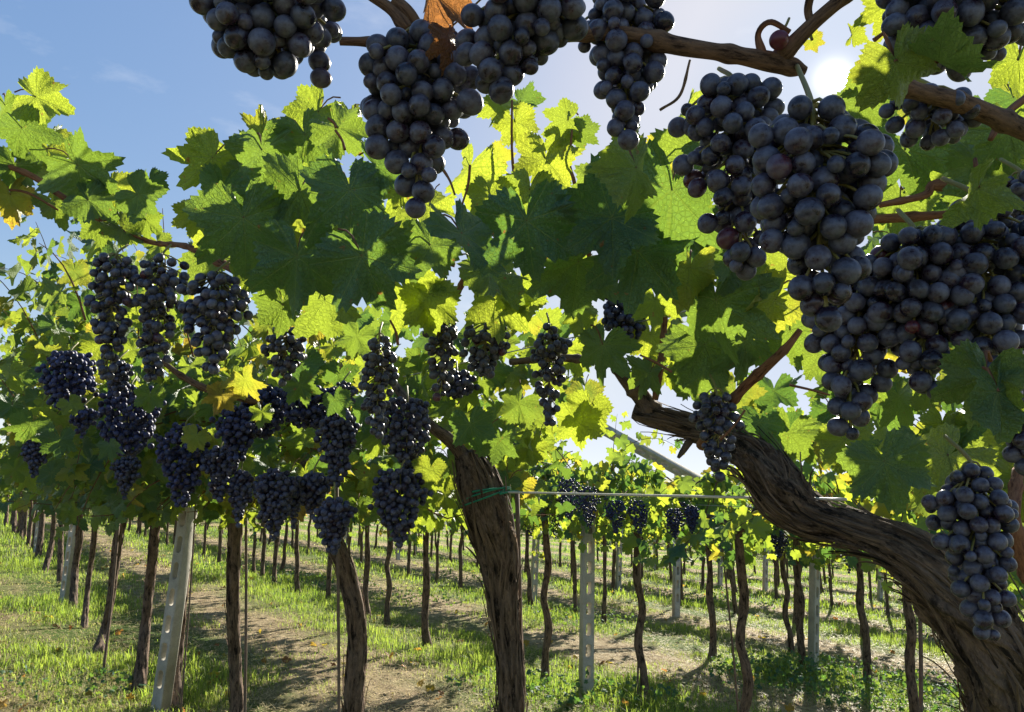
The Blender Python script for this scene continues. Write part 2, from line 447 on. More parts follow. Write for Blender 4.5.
def cane_disp(seed, gap=.055):
    def d(t, s):
        q = (s / gap + seed) % 1.0; q = min(q, 1 - q)
        return .26 * math.exp(-(q * gap / .006) ** 2) + .05 * mnoise.noise(Vector((math.cos(t) * 2 + seed, math.sin(t) * 2, s * 14))) + .05 * mnoise.noise(Vector((math.cos(t) * 5 + seed, math.sin(t) * 5, s * 5)))
    return d

def peel_strips(path, count, seed, wid=0.006, lens=(0.04, 0.14)):
    """thin loose strips of bark standing off the stem"""
    rr = random.Random(seed); parts = []
    c = path[:, :3]; r = path[:, 3]; n = len(path)
    L = np.r_[0, np.cumsum(np.linalg.norm(np.diff(c, axis=0), axis=1))]
    tan = np.gradient(c, axis=0); tan /= np.linalg.norm(tan, axis=1)[:, None]
    for _ in range(count):
        s0 = rr.uniform(0, L[-1] * 0.95); ln = rr.uniform(*lens); a0 = rr.uniform(0, 6.283); tw = rr.uniform(-2, 4)
        m = 7; V = []; w = wid * rr.uniform(0.4, 1.2); lift = rr.uniform(0.04, 0.20); endl = rr.choice((0, 0.15, 0.35, 0.7))
        for j in range(m):
            s = min(s0 + ln * j / (m - 1), L[-1]); i = min(int(np.searchsorted(L, s)), n - 1)
            t = tan[i]; ref = np.array([0, 1, 0.0]) if abs(t[1]) < 0.9 else np.array([1.0, 0, 0])
            nx = np.cross(t, ref); nx /= np.linalg.norm(nx); ny = np.cross(t, nx)
            a = a0 + tw * (s - s0)
            out = math.cos(a) * nx + math.sin(a) * ny; side = -math.sin(a) * nx + math.cos(a) * ny
            rad = r[i] * (1.02 + lift * math.sin(math.pi * j / (m - 1)) + endl * (j / (m - 1)) ** 3)
            ww = w * (0.35 + 0.65 * math.sin(math.pi * (j + 0.5) / m))
            ctr = c[i] + t * (s - L[i]) + out * rad
            V += [ctr - side * ww, ctr + out * 0.0015, ctr + side * ww]
        V = np.array(V); Fc = []
        for j in range(m - 1):
            for q in range(2):
                Fc.append((j * 3 + q, j * 3 + q + 1, (j + 1) * 3 + q + 1, (j + 1) * 3 + q))
        B = np.c_[np.tile([-w, 0, w], m) + rr.random(), np.full(m * 3, rr.random()), np.repeat(np.linspace(0, ln * .1, m), 3)]
        parts.append((V, Fc, B))
    return parts

def stem_obj(name, pts, mat, parent, origin, segs=8, n=24, disp=None, strips=0, seed=0, wid=0.006, lens=(0.04, 0.14)):
    path = spline(pts, n)
    parts = [tube_arrays(path, segs, disp)]
    if strips: parts += peel_strips(path, strips, seed, wid, lens)
    V, Fc, B = merge(parts)
    return link(name, make_mesh(name, V - np.array(origin), Fc, mat, vec=B), parent)

# ------------------------------------------------------------------ leaves
OUT = [(0, .64), (13, .50), (25, .37), (38, .50), (50, .61), (62, .49), (76, .38), (90, .45), (104, .52), (124, .44), (143, .42), (158, .36), (170, .17), (180, .03)]
def leaf_variant(N, rings, seed):
    r = random.Random(seed)
    ang = np.linspace(-180, 180, N, endpoint=False) + 180.0 / N
    ta = [a for a, _ in OUT]
    lob = r.uniform(0.75, 1.15)
    tr = np.array([x for _, x in OUT]); mean = 0.48
    tr = np.where(np.array(ta) < 150, mean + (tr - mean) * lob, tr)
    trL = tr * np.array([1 + r.uniform(-.08, .08) for _ in ta]); trR = tr * np.array([1 + r.uniform(-.08, .08) for _ in ta])
    rad = np.where(ang < 0, np.interp(-ang, ta, trL), np.interp(ang, ta, trR))
    if N >= 30:
        tooth = np.where(np.arange(N) % 2 == 0, 1.0, -1.0) * (0.055 if N > 50 else 0.05)
        tooth = tooth * np.array([r.uniform(0.5, 1.3) for _ in range(N)])
        tooth[np.abs(ang) > 165] = 0
        rad = rad * (1 + tooth)
    a = np.radians(ang); ox, oy = rad * np.sin(a), rad * np.cos(a)
    fr = {1: [1.0], 2: [0.55, 1.0], 3: [0.33, 0.68, 1.0]}[rings]
    X = np.r_[0, np.concatenate([ox * f for f in fr])]; Y = np.r_[0, np.concatenate([oy * f for f in fr])]
    tris = []
    for j in range(N):
        k = (j + 1) % N
        tris.append((0, 1 + k, 1 + j))
        for q in range(rings - 1):
            o1, o2 = 1 + q * N, 1 + (q + 1) * N
            tris += [(o1 + j, o1 + k, o2 + k), (o1 + j, o2 + k, o2 + j)]
    RR = np.hypot(X, Y); TH = np.arctan2(X, Y)
    fold = r.uniform(-0.75, 0.5); droop = r.uniform(-0.1, 1.3); wav = r.uniform(0.08, 0.32)
    Z = -fold * np.abs(X) ** 1.3 - droop * np.clip(Y, 0, None) ** 2 - r.uniform(-.2, .5) * np.clip(-Y, 0, None) ** 2
    Z += wav * np.sin(TH * r.choice((3, 4, 5)) + r.uniform(0, 6.28)) * RR ** 1.6 * 1.6
    Z += r.uniform(-.3, .3) * X * Y + r.uniform(.0, .25) * X * X * np.sign(X + .001)
    if N > 50:
        Z += 0.016 * np.array([r.gauss(0, 1) for _ in Z]) * (RR > .2)
    return np.c_[X, Y, Z], np.array(tris), np.c_[X, Y]
LOD = {0: [leaf_variant(80, 3, 100 + i) for i in range(10)],
       1: [leaf_variant(36, 2, 200 + i) for i in range(8)],
       2: [leaf_variant(16, 1, 300 + i) for i in range(6)]}

class Leaves:
    def __init__(s): s.d = []
    def add(s, pos, tip, nrm, size, tint=None, age=None):
        s.d.append((tuple(pos), tuple(tip), tuple(nrm), size, random.random() if tint is None else tint,
                    (random.random() ** 2.8 * 0.56 if random.random() < .95 else random.uniform(.55, .9)) if age is None else age))
    def mesh(s, name, lod, mat, origin=(0, 0, 0), stems=None, mat2=None):
        pos = np.array([x[0] for x in s.d]) - np.array(origin); tip = np.array([x[1] for x in s.d], float); nr = np.array([x[2] for x in s.d], float)
        size = np.array([x[3] for x in s.d]); tint = np.array([x[4] for x in s.d]); age = np.array([x[5] for x in s.d])
        tip /= np.linalg.norm(tip, axis=1)[:, None] + 1e-9
        nr = nr - tip * (nr * tip).sum(1)[:, None]; nr /= np.linalg.norm(nr, axis=1)[:, None] + 1e-9
        xs = np.cross(tip, nr)
        var = LOD[lod]; pick = rng.integers(0, len(var), len(s.d))
        VV, FF, UU, TT, AA = [], [], [], [], []; o = 0
        for k, (v, t, uv) in enumerate(var):
            idx = np.nonzero(pick == k)[0]
            if not len(idx): continue
            n = len(v)
            q = (v[None, :, 0, None] * xs[idx][:, None] + v[None, :, 1, None] * tip[idx][:, None] + v[None, :, 2, None] * nr[idx][:, None]) * size[idx][:, None, None] + pos[idx][:, None]
            VV.append(q.reshape(-1, 3)); FF.append((t[None] + (np.arange(len(idx)) * n)[:, None, None]).reshape(-1, 3) + o)
            UU.append(np.tile(uv, (len(idx), 1))); TT.append(np.repeat(tint[idx], n)); AA.append(np.repeat(age[idx], n)); o += n * len(idx)
        V = np.vstack(VV); Fa = np.vstack(FF); U = np.vstack(UU); T = np.concatenate(TT); A = np.concatenate(AA)
        if not stems: return make_mesh(name, V, Fa, mat, True, {'tint': T, 'age': A}, U if lod < 2 else None)
        SV, SF, SB = merge(stems); n0, m0 = len(V), len(Fa)
        tri = np.array([t for f in SF for t in ((f[0], f[i], f[i + 1]) for i in range(1, len(f) - 1))]) + n0
        z = np.zeros(len(SV))
        me = make_mesh(name, np.vstack([V, SV - np.array(origin)]), np.vstack([Fa, tri]), mat, True, {'tint': np.r_[T, z], 'age': np.r_[A, z]},
                       np.vstack([U, np.zeros((len(SV), 2))]) if lod < 2 else None, np.vstack([np.zeros((n0, 3)), SB]))
        me.materials.append(mat2); mi = np.zeros(m0 + len(tri), dtype=np.int32); mi[m0:] = 1
        me.polygons.foreach_set('material_index', mi); return me

def rv(s=1.0): return Vector((random.gauss(0, s), random.gauss(0, s), random.gauss(0, s)))
def petiole(a, b, r=0.0013):
    a, b = Vector(a), Vector(b); m = (a + b) / 2 + Vector((0, 0, 0.012))
    return tube_arrays(spline([(*a, r * 1.2), (*m, r), (*b, r)], 5), 5, caps=False)

def grow_shoot(start, d0, length, leaves, size, outward, gravity=0.5, step=0.065, wob=0.22, pet=None, stems=None, r0=0.0045, zmin=-99):
    """a green shoot with leaves on alternate sides"""
    p = Vector(start); d = Vector(d0).normalized(); n = int(length / step); side = random.choice((-1, 1)); pts = [(*p, r0)]
    for i in range(n):
        d = (d + Vector((0, 0, -gravity * step * (0.4 + 2.2 * i / n))) + rv(wob * step * 4) * .5).normalized()
        if p.z < zmin and d.z < 0: d.z = abs(d.z) * .3
        p = p + d * step; pts.append((*p, r0 * (1 - 0.75 * (i + 1) / n)))
        sd = d.cross(Vector((0, 0, 1)));
        if sd.length < .1: sd = Vector((1, 0, 0))
        sd = sd.normalized() * side; side = -side
        j = p + (sd * .8 + rv(.35) + outward * .4 + Vector((0, 0, .15))).normalized() * random.uniform(.04, .085)
        sz = size * random.uniform(.62, 1.15) * (1.0 - .5 * max(0, i / n - .6) / .4)
        nrm = outward * .75 + Vector((0, 0, .55)) + rv(.42)
        tip = Vector((0, 0, -.8)) + outward * .25 + sd * .5 + rv(.33)
        leaves.add(j, tip, nrm, sz)
        if pet is not None: pet.append(petiole(p, j))
    if stems is not None: stems.append(tube_arrays(spline(pts, max(6, n)), 6))

NV3 = Vector((NV[0], NV[1], 0)); DU3 = Vector((DU[0], DU[1], 0))

# ------------------------------------------------------------------ ground
def build_ground():
    xs = np.r_[np.linspace(-900, -40, 12), np.linspace(-36, 44, 161), np.linspace(50, 900, 12)]
    ys = np.r_[np.linspace(-400, -8, 8), np.linspace(-6, 60, 133), np.linspace(70, 1500, 14)]
    V = []
    for y in ys:
        for x in xs:
            near = abs(x) < 45 and -8 < y < 62
            z = gz(max(-60, min(60, x)), max(-20, min(80, y)))
            if near: z += 0.035 * mnoise.noise(Vector((x * .9, y * .9, 3))) - 0.01
            V.append((x, y, z))
    nx = len(xs)
    Fc = np.array([(j * nx + i, j * nx + i + 1, (j + 1) * nx + i + 1, (j + 1) * nx + i) for j in range(len(ys) - 1) for i in range(nx - 1)])
    tag(link('ground', make_mesh('ground', V, Fc, M_GROUND)), 'mown vineyard floor striped in straw and green grass', 'ground', kind='structure')
build_ground()

def fbm(x, y, s, seed=0):
    return np.array([mnoise.noise(Vector((a * s + seed, b * s, seed * 1.7))) for a, b in zip(x, y)])

def blades(n, dmin, dmax, power, hmul, wmul, name, label, drybias, segs2=True):
    t = rng.random(n) ** power
    dep = dmin + (dmax - dmin) * t
    x = dep * rng.uniform(-0.80, 0.80, n); y = dep
    u, v = xy2uv(x, y)
    row = np.abs(((v - 1.05 + 1.4 + 28) % 2.8) - 1.4) / 1.4            # 0 at a row .. 1 mid lane
    nA = fbm(u * .45, v, 1.3, 4)
    clump = fbm(x, y, 2.2, 9); cl2 = fbm(x, y, 6.5, 2)
    g = 0.70 - row * 0.85 + nA * 1.1 + clump * .55                         # greenness
    keep = rng.random(n) < np.clip(g + .42 + drybias, 0.10, 1)
    x, y, g, clump, cl2, row = (a[keep] for a in (x, y, g, clump, cl2, row)); n = len(x)
    h = (0.030 + 0.085 * np.clip(g + .15, 0, 1.2) * rng.random(n) + 0.09 * np.clip(cl2 + clump, 0, 1) * np.clip(g, 0, 1)) * hmul
    long = rng.random(n) < 0.03; h[long] *= 1.9
    dry = np.clip(0.55 - g * 1.1 + rng.normal(0, .28, n), 0, 1); h *= 1 - .35 * dry
    a = rng.uniform(0, 2 * np.pi, n); lean = rng.uniform(.15, .9, n) + dry * .8
    w = rng.uniform(.0018, .004, n) * wmul
    base = np.c_[x, y, GA * x + GB * y + CAMZ - 1.30 - .008]
    dirv = np.c_[np.cos(a), np.sin(a), np.zeros(n)]; sd = np.c_[-np.sin(a), np.cos(a), np.zeros(n)]
    up = np.array([0, 0, 1.0])
    mid = base + up * (h * .6)[:, None] + dirv * (h * lean * .25)[:, None]
    tip = base + up * (h * (1 - .28 * np.clip(lean, 0, 1.6)))[:, None] + dirv * (h * lean * .85)[:, None]
    V = np.stack([base - sd * w[:, None], base + sd * w[:, None], mid - sd * (w * .8)[:, None], mid + sd * (w * .8)[:, None], tip], 1).reshape(-1, 3)
    i = np.arange(n)[:, None] * 5
    Fa = np.concatenate([i + np.array([[0, 1, 3]]), i + np.array([[0, 3, 2]]), i + np.array([[2, 3, 4]])])
    tint = np.clip(rng.random(n) * .7 + clump * .5 + .15, 0, 1)
    me = make_mesh(name, V, Fa, M_GRASS, True, {'tint': np.repeat(tint, 5), 'age': np.repeat(dry, 5)})
    return tag(link(name, me), label, 'grass', kind='stuff')
blades(190000, 4.0, 13.0, 1.25, .85, 1.0, 'grass', 'short green and straw coloured grass covering the lanes', 0.0)
blades(150000, 12.0, 40.0, 1.1, 1.15, 2.3, 'distant_grass', 'grass of the farther vineyard lanes', 0.0)

def litter(n):
    dep = 4.0 + 16 * rng.random(n) ** 1.7; x = dep * rng.uniform(-.8, .8, n); y = dep
    a = rng.uniform(0, 2 * np.pi, n); L = rng.uniform(.02, .09, n); w = rng.uniform(.0012, .003, n) * (1 + dep * .06)
    z = GA * x + GB * y + CAMZ - 1.30
    d = np.c_[np.cos(a), np.sin(a), rng.uniform(-.15, .35, n)] * L[:, None]; sd = np.c_[-np.sin(a), np.cos(a), np.zeros(n)] * w[:, None]
    b0 = np.c_[x, y, z + rng.uniform(.0, .025, n)]
    V = np.stack([b0 - sd, b0 + sd, b0 + d], 1).reshape(-1, 3); Fa = np.arange(n)[:, None] * 3 + np.array([[0, 1, 2]])
    me = make_mesh('straw', V, Fa, M_GRASS, False, {'tint': np.repeat(rng.random(n), 3), 'age': np.repeat(rng.uniform(.7, 1, n), 3)})
    tag(link('straw', me), 'dry cut straw lying over the lanes', 'straw', kind='stuff')
litter(150000)

def fallen(n):
    lv = Leaves()
    for _ in range(n):
        d = 4 + 12 * random.random() ** 1.4; x = random.uniform(-.75, .75) * d
        lv.add((x, d, gz(x, d) + random.uniform(.01, .04)), rv(1) * .6 + Vector((random.uniform(-1, 1), random.uniform(-1, 1), 0)), Vector((0, 0, 1)) + rv(.35), random.uniform(.04, .085), random.random(), random.uniform(.8, 1))
    tag(link('fallen_leaves', lv.mesh('fallen_leaves', 1, M_LEAF_FAR)), 'curled brown fallen leaves scattered over the ground', 'leaves', kind='stuff')
fallen(420)

def weeds(spots, name, label):
    lv = Leaves()
    for (px, py, rad, n, hh) in spots:
        c = ground_at(px, py)
        for _ in range(n):
            a = random.uniform(0, 6.283); q = rad * math.sqrt(random.random())
            x, y = c.x + math.cos(a) * q * 1.6, c.y + math.sin(a) * q
            z = gz(x, y) + random.random() ** 1.3 * hh * (1 - .6 * (q / rad) ** 2)
            lv.add((x, y, z), rv(.5) + Vector((0, 0, .1)), Vector((0, -.2, .8)) + rv(.45), random.uniform(.02, .05), random.uniform(0, .5), random.uniform(0, .3))
    tag(link(name, lv.mesh(name, 1, M_LEAF_FAR)), label, 'weeds', kind='stuff')
weeds([(850, 690, .75, 900, .26), (790, 672, .45, 350, .22), (905, 705, .5, 350, .22), (320, 585, .6, 300, .2), (575, 622, .6, 350, .22), (250, 570, .5, 220, .18),
       (420, 600, .5, 200, .18), (600, 700, .4, 260, .18), (520, 690, .35, 160, .15), (745, 605, .5, 200, .2), (960, 640, .6, 300, .22), (690, 600, .5, 160, .2), (60, 690, .4, 120, .12), (470, 580, .5, 160, .18)],
      'weeds', 'low broad leaved weeds in clumps along the vine rows')

# ------------------------------------------------------------------ vine prototypes for the rows behind
ORD = ['second', 'third', 'fourth', 'fifth', 'sixth', 'seventh', 'eighth', 'ninth', 'tenth', 'eleventh', 'twelfth']
def trunk_points(seed, height, r):
    q = random.Random(seed); pts = []; x = y = 0.0
    lx, ly = q.uniform(-.07, .07), q.uniform(-.07, .07)
    for i in range(7):
        t = i / 6
        pts.append((x + lx * t * 1.3 + q.gauss(0, .012), y + ly * t * 1.3 + q.gauss(0, .012), -.04 + t * (height + .04), r * (1.35 if i == 0 else (1.0 - .22 * t + q.uniform(-.1, .12)))))
    return pts
def row_canopy(lv, top, cordon, nshoot, size, half, stems=None, pet=None, spread=.55, zmin=1.1):
    for i in range(nshoot):
        s = random.uniform(-half, half); side = random.choice((-1, 1))
        st = Vector((0, 0, 0)) + DU3 * s + NV3 * random.gauss(0, .07) + Vector((0, 0, cordon + random.uniform(-.05, .12)))
        up = random.uniform(-.25, 1.3)
        d = NV3 * side * random.uniform(.15, 1.0) * (spread / .55) + DU3 * random.uniform(-.5, .5) + Vector((0, 0, up))
        L = random.uniform(.45, .62 + (top - cordon) * .55)
        grow_shoot(st, d, L, lv, size, NV3 * side, gravity=random.uniform(1.0, 3.8), pet=pet, stems=stems, zmin=zmin)
PROTO = []
for k in range(6):
    root = empty('grapevine', (0, 0, -50 - k))
    tp = trunk_points(40 + k, 1.30, random.uniform(.026, .036))
    path = spline(tp, 26); parts = [tube_arrays(path, 12, bark_disp(.16, k * 3.1, 3, 1.6, .12))]
    hx, hy, hz, hr = tp[-1]
    for sgn in (-1, 1):
        arm = [(hx, hy, hz - .03, .02), (hx + DU[0] * .15 * sgn, hy + DU[1] * .15 * sgn, hz + .05, .017), (DU[0] * .5 * sgn, DU[1] * .5 * sgn, hz + .07, .012)]
        parts.append(tube_arrays(spline(arm, 8), 8, bark_disp(.12, k + sgn, 2, 1.5)))
    V, Fc, B = merge(parts)
    link('trunk', make_mesh('trunk', V, Fc, M_BARK_THIN, vec=B), root)
    lv = Leaves(); st = []
    row_canopy(lv, 1.98, 1.36, 29, .12, .6, stems=st, zmin=1.12 if k < 3 else .80)
    link('crown', lv.mesh('crown', 1 if k < 3 else 2, M_LEAF_FAR, stems=st, mat2=M_CANE), root)
    PROTO.append(root)

def vine_at(x, y, row, proto=None, rz=None, sc=1.0):
    k = proto if proto is not None else random.randrange(6)
    o = copy_tree(PROTO[k], (x, y, gz(x, y)), rz if rz is not None else random.choice((0, math.pi)) + random.uniform(-.12, .12), (sc, sc, sc * random.uniform(.95, 1.04)))
    tag(o, None, 'grapevine', 'vines of the %s row' % ORD[row - 1])
    o['label'] = 'thin dark trunked grapevine in the %s vine row, counted from the camera' % ORD[row - 1]
    return o

def on_screen(x, y, m=.80):
    return y > 1.5 and abs(x) < m * y + .8
row_vines = {}
B_pts = [(388, 623), (427, 646), (328, 600), (298, 593), (282, 570), (547, 683), (643, 704), (747, 752)]
C_pts = [(604, 623), (712, 658), (790, 653), (867, 681), (802, 640), (917, 720)]
nv = 0
for row in range(1, 11):
    v = ROWS[row]; us = []
    exp = B_pts if row == 1 else C_pts if row == 2 else []
    for px, py in exp:
        g = ground_at(px, py); uu, vv = xy2uv(g.x, g.y); us.append((uu, vv))
    u = .30 * v + random.uniform(0, .6)
    while True:
        x, y = uv2xy(u, v)
        if y > (26 if row < 5 else 24) or nv > 285: break
        if on_screen(x, y) and all(abs(u - q[0]) > .5 for q in us): us.append((u, v + random.gauss(0, .05)))
        u += random.uniform(.72, 1.12) * (1.0 if row < 5 else 1.25)
    for (uu, vv) in sorted(us):
        x, y = uv2xy(uu, vv); vine_at(x, y, row, random.randrange(3) if row < 3 and y < 10 else random.randrange(3, 6)); nv += 1
for o in PROTO:
    for c in list(o.children): bpy.data.objects.remove(c)
    bpy.data.objects.remove(o)

# far mass of vines beyond the counted rows
lv = Leaves()
for _ in range(7000):
    v = random.uniform(27, 40); u = random.uniform(2, 50); x, y = uv2xy(u, v)
    if abs(x) > .85 * y: continue
    lv.add((x, y, gz(x, y) + random.uniform(.3, 2.2)), Vector((0, 0, -1)) + rv(.5), Vector((0, -1, .4)) + rv(.5), random.uniform(.25, .5))
for _ in range(2500):
    y = random.uniform(29, 40); x = random.uniform(-30, -12) * y / 34
    lv.add((x, y, gz(x, y) + random.uniform(.3, 2.2)), Vector((0, 0, -1)) + rv(.5), Vector((0, -1, .4)) + rv(.5), random.uniform(.25, .5))
tag(link('distant_vineyard', lv.mesh('distant_vineyard', 2, M_LEAF_FAR)), 'far vine rows merging into one pale green band', 'vines', kind='stuff')

# ------------------------------------------------------------------ concrete posts
def post_mesh(length, w=.115, dpt=.085, slots=True, first=.25):
    cu = bpy.data.curves.new('tmp', 'CURVE'); cu.dimensions = '2D'; cu.fill_mode = 'BOTH'; cu.extrude = dpt / 2 - .006; cu.bevel_depth = .006; cu.bevel_resolution = 1; cu.offset = -.006
    def poly(pts):
        s = cu.splines.new('POLY'); s.points.add(len(pts) - 1); s.use_cyclic_u = True
        for q, (a, b_) in zip(s.points, pts): q.co = (a, b_, 0, 1)
    poly([(-w / 2, 0), (w / 2, 0), (w / 2, length), (-w / 2, length)])
    y = first
    while slots and y + .2 < length:
        sw, sh = .021, .125; pts = []
        for i in range(9): a = math.pi * i / 8; pts.append((sw * math.cos(a), y + sh - sw + sw * math.sin(a)))
        for i in range(9): a = math.pi + math.pi * i / 8; pts.append((sw * math.cos(a), y + sw + sw * math.sin(a)))
        poly(pts); y += .20
    o = bpy.data.objects.new('tmp', cu); COL.objects.link(o)
    dg = bpy.context.evaluated_depsgraph_get(); me = bpy.data.meshes.new_from_object(o.evaluated_get(dg))
    bpy.data.objects.remove(o); bpy.data.curves.remove(cu)
    me.materials.clear(); me.materials.append(M_CONC)
    for v in me.vertices: x, yy, z = v.co; v.co = (x, -z, yy)       # stand it upright, slots facing -Y
    me.name = 'concrete_post'; return me
POST = post_mesh(2.25, .094, .07)
def post(px, py, topx, topy, label, rz, group=None, h=1.0):
    b_ = ground_at(px, py); t = P(topx, topy, b_.y); d = (t - b_).normalized()
    o = link('concrete_post', POST); o.location = b_ - d * .06
    q = d.to_track_quat('Z', 'Y')
    o.rotation_mode = 'QUATERNION'
    from mathutils import Quaternion
    o.rotation_quaternion = Vector((0, 0, 1)).rotation_difference(d) @ Quaternion((0, 0, 1), rz)
    o.scale = (1, 1, h)
    return tag(o, label, 'post', group)
G_POST = 'slotted concrete trellis posts'
post(160, 712, 190, 500, 'leaning slotted concrete post between two trunks at the lower left', R(-28), G_POST, .78)
post(64, 603, 78, 500, 'second slotted concrete post up the left row, beside a dark trunk', R(-28), G_POST, .78)
post(36, 553, 42, 495, 'small slotted concrete post far up the left row, third from the camera', R(-28), G_POST, .78)
pc = post(586, 697, 588, 515, 'upright grey slotted concrete post in the middle of the second row', R(22), G_POST, .74)
post(813, 671, 815, 548, 'grey concrete post standing behind the gnarled trunk arm, weeds at its foot', R(40), G_POST, .85)
post(533, 603, 537, 520, 'concrete post just right of the thick central trunk', R(25), G_POST, .85)
pd_ = post(676, 616, 677, 540, 'narrow concrete post in the far rows with a slanting slotted arm on top', R(25), G_POST, .95)
post(618, 590, 620, 530, 'distant concrete post right of the middle post', R(25), G_POST, .85)
post(398, 560, 398, 520, 'small far concrete post seen under the central grapes', R(25), G_POST, .85)
for (px, py) in [(415, 552), (880, 600), (720, 585), (765, 590), (955, 618), (655, 570), (345, 548), (490, 565)]:
    post(px, py, px + 1, py - 50, 'far concrete post among the distant vine rows', R(25), 'distant concrete posts', .85)
# slanting arm on the post of the fourth row
from mathutils import Quaternion, Matrix
pd = pd_
a1 = P(576, 414, 10.6); base = ground_at(676, 616); a0 = P(706, 485, base.y)
br = link('arm', post_mesh((a1 - a0).length, .15, .09, True, .06)); br.parent = pd
d = (a1 - a0).normalized()
qb = Vector((0, 0, 1)).rotation_difference(d) @ Quaternion((0, 0, 1), R(-35))
br.matrix_parent_inverse = pd.matrix_basis.inverted()
br.rotation_mode = 'QUATERNION'; br.location = a0; br.rotation_quaternion = qb

# ------------------------------------------------------------------ wires
def wire(name, pts, r, mat, label, cat='wire', n=30):
    path = spline([(*p, r) for p in pts], n); V, Fc, B = tube_arrays(path, 6)
    o0 = np.array(pts[0]); o = link(name, make_mesh(name, V - o0, Fc, mat, vec=B)); o.location = pts[0]
    return tag(o, label, cat)
def row_line(v, z_above, u0, u1, n=8):
    out = []
    for i in range(n):
        u = u0 + (u1 - u0) * i / (n - 1); x, y = uv2xy(u, v)
        out.append(Vector((x, y, gz(x, y) + z_above - .01 * math.sin(math.pi * ((u / 4.4) % 1)))))
    return out
wire('trellis_wire', row_line(1.05, 1.69, -.6, 24), .0015, M_WIRE, 'thin upper steel wire running through the near left row')
wire('support_line', row_line(1.05, 1.352, .62, 1.52), .0024, M_HOSE, 'pale horizontal line tied to the thick central trunk', 'line')
wire('trellis_wire', row_line(.80, 2.385, -.3, 18), .0022, M_CANE, 'high slanting wire crossing the leaves at the upper left')
for i, r_ in enumerate((1, 2, 3)):
    wire('trellis_wire', row_line(ROWS[r_], 1.42, 1.0, 30), .0016, M_WIRE, 'steel wire along the %s vine row' % ORD[i])

# ------------------------------------------------------------------ row A: near vines
near = {}          # name -> (root, Leaves, stems, petioles)
def near_vine(key, base, label, lod=1):
    root = empty('grapevine', base); tag(root, label, 'grapevine', 'vines of the nearest row')
    near[key] = dict(root=root, lv=Leaves(), st=[], pet=[], lod=lod, base=Vector(base))
    return root
def px_path(pts):
    out = []
    for (px, py, d, rpx) in pts:
        p = P(px, py, d); out.append((p.x, p.y, p.z, rpx * d / F))
    return out

# the gnarled old vine on the right
g0 = P(1050, 1400, 1.10); g0.z = gz(g0.x, g0.y)
r1 = near_vine('gnarled', g0, 'huge gnarled old grapevine with twisted arm at the right', 0)
trunk_pts = [(g0.x, g0.y, g0.z - .05, .105), (g0.x - .005, g0.y - .02, g0.z + .25, .085)] + px_path([
    (1046, 860, 1.08, 47.8), (1034, 770, 1.06, 46.0), (1016, 695, 1.04, 43.2), (990, 642, 1.03, 38.6), (957, 598, 1.03, 33.1), (922, 564, 1.04, 24.8), (885, 542, 1.07, 19.3), (842, 527, 1.11, 17.5), (806, 514, 1.15, 20.2),
    (784, 497, 1.18, 23.9), (767, 474, 1.22, 22.1), (748, 453, 1.28, 16.6), (722, 438, 1.35, 13.3), (692, 427, 1.42, 11.5), (660, 418, 1.47, 10.6), (640, 413, 1.5, 10.1), (633, 411, 1.505, 6.4)])
stem_obj('trunk', trunk_pts, M_BARK, r1, g0, segs=200, n=560, disp=bark_disp(.13, 3.3, 7.0, 2.0, .42), strips=900, seed=5, wid=.0030, lens=(.025, .13))
# stub of the broken end
stem_obj('stub', px_path([(690, 440, 1.4, 4), (682, 452, 1.39, 3), (678, 458, 1.39, 1.5)]), M_BARK, r1, g0, 8, 8, bark_disp(.15, 2))
# the thick central vine
g1 = ground_at(512, 1125)
r2 = near_vine('central', g1, 'stout shaggy barked grapevine with green tie right of centre', 0)
stem_obj('trunk', [(g1.x, g1.y, g1.z - .05, .042)] + px_path([(512, 900, 1.85, 12.3), (511, 700, 1.85, 12.8), (508, 650, 1.85, 11.9), (503, 610, 1.85, 13.6), (498, 565, 1.85, 16.7), (491, 530, 1.84, 20.2),
         (483, 500, 1.83, 20.2), (474, 472, 1.83, 16.7), (466, 452, 1.83, 10.6)]), M_BARK, r2, g1, 96, 230, bark_disp(.12, 8.1, 3.0, 1.8, .18), 260, 9, .005, (.05, .2))
stem_obj('arm', px_path([(474, 475, 1.83, 10), (455, 445, 1.82, 7), (430, 425, 1.82, 5.5), (408, 402, 1.85, 5), (395, 385, 1.9, 4)]), M_BARK_THIN, r2, g1, 12, 40, bark_disp(.14, 5, 3, 1.6, .1))
# green tie round it, a thing of its own
tie = []
for k in range(3):
    z0 = P(486, 497, 1.83); R0 = .060
    pts = []
    for i in range(25):
        a = 2 * math.pi * i / 24
        pts.append((z0.x + R0 * math.cos(a), z0.y + R0 * math.sin(a), z0.z + .005 * k + .010 * math.cos(a + k) + .012 * math.cos(a), .0022))
    tie.append(tube_arrays(np.array(pts), 6))
tail = px_path([(500, 494, 1.77, 1.2), (516, 491, 1.80, 1.0), (524, 495, 1.8, .8)]); tie.append(tube_arrays(spline(tail, 8), 5))
V, Fc, B = merge(tie); o = link('plant_tie', make_mesh('plant_tie', V - np.array(P(486, 497, 1.83)), Fc, M_TIE, vec=B)); o.location = P(486, 497, 1.83)
tag(o, 'green plastic tie wound round the stout central trunk', 'plant tie')

